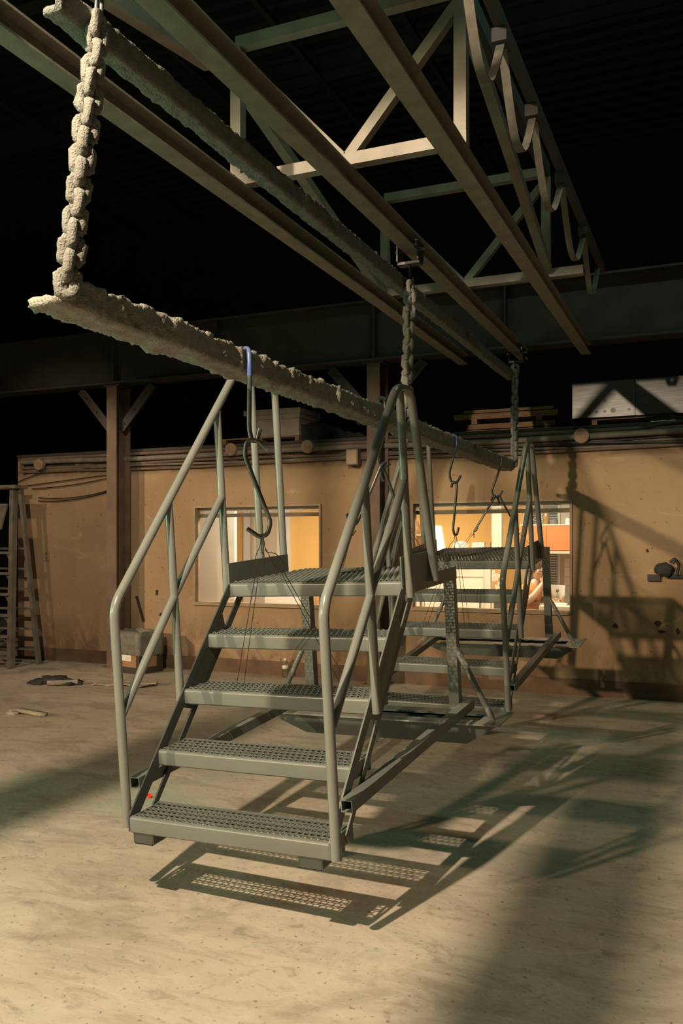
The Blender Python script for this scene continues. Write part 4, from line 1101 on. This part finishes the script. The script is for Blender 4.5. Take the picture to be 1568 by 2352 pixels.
# local: +x is the way the person faces, -y is nearer the hall
V = [(0, 0, .52), (.02, 0, .66), (.07, 0, .80), (.11, 0, .90), (.14, 0, .965), (.165, 0, 1.02),          # 0-5 pelvis to neck
     (.09, -.17, .89), (.06, -.23, .78), (.09, -.27, .765), (.17, -.21, .85), (.235, -.13, .955), (.255, -.10, .985),   # 6-11 near arm: shoulder, upper arm, elbow, forearm, wrist, palm
     (.09, .17, .89), (.10, .22, .79), (.14, .23, .765), (.24, .14, .80), (.31, .06, .80), (.34, .04, .80),              # 12-17 far arm
     (.06, -.10, .50), (.34, -.10, .50), (.40, -.10, .28), (.40, -.10, .09), (.50, -.10, .05),
     (.06, .10, .50), (.34, .10, .50), (.40, .10, .28), (.40, .10, .09), (.50, .10, .05)]
E = [(0, 1), (1, 2), (2, 3), (3, 4), (4, 5), (3, 6), (6, 7), (7, 8), (8, 9), (9, 10), (10, 11), (3, 12), (12, 13), (13, 14), (14, 15), (15, 16), (16, 17),
     (0, 18), (18, 19), (19, 20), (20, 21), (21, 22), (0, 23), (23, 24), (24, 25), (25, 26), (26, 27)]
Rr = [(.13, .16), (.12, .15), (.12, .16), (.11, .13), .055, .052, .062, .05, .042, .038, .027, .03, .062, .05, .042, .038, .027, .03,
      .085, .07, .055, .042, .04, .085, .07, .055, .042, .04]
skin_body('body', V, E, Rr, 'skin', pe)
# shirt over torso and upper arms
sv = V[:5] + [V[6], V[7], V[12], V[13]]
skin_body('shirt', [(x, y, z) for x, y, z in sv], [(0, 1), (1, 2), (2, 3), (3, 4), (3, 5), (5, 6), (3, 7), (7, 8)], [(.15, .18), (.14, .17), (.145, .18), (.13, .15), .068, .08, .07, .08, .07], 'shirt', pe)
tv = [V[0]] + V[18:22] + V[23:27]
skin_body('trousers', tv, [(0, 1), (1, 2), (2, 3), (3, 4), (0, 5), (5, 6), (6, 7), (7, 8)], [.15, .10, .085, .068, .055, .10, .085, .068, .055], 'trouser', pe)
# head: shaped ellipsoid with nose, brow, chin, ears
b = bmesh.new(); bmesh.ops.create_uvsphere(b, u_segments=28, v_segments=20, radius=1)
for v in b.verts:
    x, y, z = v.co
    s = 1 - .22 * max(0, -z) ** 1.3
    nx = x * .092 * (1 if x < 0 else .98); ny = y * .074 * s; nz_ = z * .115
    if x > 0:
        g = math.exp(-(y / .16) ** 2)
        nx += .022 * g * math.exp(-((z + .12) / .16) ** 2) - .006 * math.exp(-((z - .12) / .1) ** 2) * math.exp(-((abs(y) - .42) / .2) ** 2)
        nx += .008 * math.exp(-((z + .55) / .08) ** 2) * math.exp(-(y / .3) ** 2) + .01 * math.exp(-((z + .85) / .15) ** 2)
    v.co = (nx, ny, nz_)
head = mesh_obj('head', b, 'skin', pe, True, (.205, 0, 1.10)); head.rotation_euler = (0, math.radians(14), math.radians(-12))
for s in (-1, 1):
    b = bmesh.new(); bmesh.ops.create_uvsphere(b, u_segments=10, v_segments=8, radius=1)
    for v in b.verts: v.co = Vector((v.co.x * .018, v.co.y * .008, v.co.z * .03))
    mesh_obj('ear', b, 'skin', head, True, (-.005, s * .076, -.005))
    b = bmesh.new(); bmesh.ops.create_uvsphere(b, u_segments=10, v_segments=8, radius=.011); mesh_obj('eye', b, 'paper', head, True, (.077, s * .03, .012))
mesh_obj('mouth', boxes((.078, .087, -.022, .022, -.064, -.058)), 'orange', head)
b = bmesh.new(); bmesh.ops.create_uvsphere(b, u_segments=28, v_segments=20, radius=1)
for v in b.verts:
    k = 1.06 + .05 * noise.noise(v.co * 6); v.co = Vector((v.co.x * .092 * k, v.co.y * .074 * k, v.co.z * .115 * k))
bmesh.ops.delete(b, geom=[v for v in b.verts if v.co.z < .008 + (v.co.x * .75 if v.co.x > 0 else v.co.x * .9)], context='VERTS')
mesh_obj('hair', b, 'hair', head, True)
gl = tube('glasses', [(-.01, -.077, .014), (.088, -.06, .014), (.098, -.02, .014), (.098, .02, .014), (.088, .06, .014), (-.01, .077, .014)], .004, 'black', head, 6)
# near hand against the face, far hand on the desk: palm and five fingers each
def hand(parent, base, dirv, upv, side):
    base = Vector(base); d = Vector(dirv).normalized(); u = Vector(upv).normalized(); s = d.cross(u).normalized() * side
    b = bmesh.new()
    sweep(b, [base - d * .02, base + d * .03, base + d * .075], [(a * 1.0, c) for a, c in ((-.036, -.011), (.036, -.011), (.038, .008), (0, .014), (-.038, .008))], up=u)
    hp = mesh_obj('palm', recalc(b), 'skin', parent, True)
    for k, (o_, l) in enumerate(((-.028, .062), (-.0095, .072), (.0095, .068), (.028, .052))):
        p0 = base + d * .07 + s * o_
        b = bmesh.new(); sweep(b, bend([p0, p0 + d * l * .45 + u * .004, p0 + d * l * .8 - u * .008, p0 + d * l * .95 - u * .02], .01, 3), circ(.0085, 8)); mesh_obj('finger', recalc(b), 'skin', hp, True)
    p0 = base + d * .015 + s * -.034
    b = bmesh.new(); sweep(b, bend([p0, p0 + d * .025 - s * .022, p0 + d * .055 - s * .026], .01, 3), circ(.0095, 8)); mesh_obj('thumb', recalc(b), 'skin', hp, True)
hand(pe, (.25, -.105, .975), (.15, .25, .95), (-.6, -.7, .2), 1)
hand(pe, (.33, .045, .80), (.95, -.2, -.05), (0, 0, 1), -1)
chp = root('office_chair', 'dark office chair under the seated person', 'chair', (PX, PY, .012))
b = boxes((-.2, .22, -.22, .22, .36, .41)); bmesh.ops.bevel(b, geom=b.edges[:], offset=.02, segments=2); mesh_obj('seat', b, 'trouser', chp)
b = boxes((-.27, -.21, -.20, .20, .48, .86)); bmesh.ops.bevel(b, geom=b.edges[:], offset=.02, segments=2); mesh_obj('backrest', b, 'trouser', chp)
tube('chair_post', [(0, 0, .06), (0, 0, .37)], .025, 'black', chp, 10); tube('back_support', [(-.15, 0, .37), (-.24, 0, .40), (-.24, 0, .5)], .018, 'black', chp, 8)
for k in range(5):
    a = 2 * PI * k / 5; leg = tube('leg', [(0, 0, .08), (.25 * math.cos(a), .25 * math.sin(a), .055)], .018, 'black', chp, 8)
    b = bmesh.new(); bmesh.ops.create_uvsphere(b, u_segments=10, v_segments=6, radius=.028); mesh_obj('caster', b, 'black', leg, True, (.25 * math.cos(a), .25 * math.sin(a), .028))
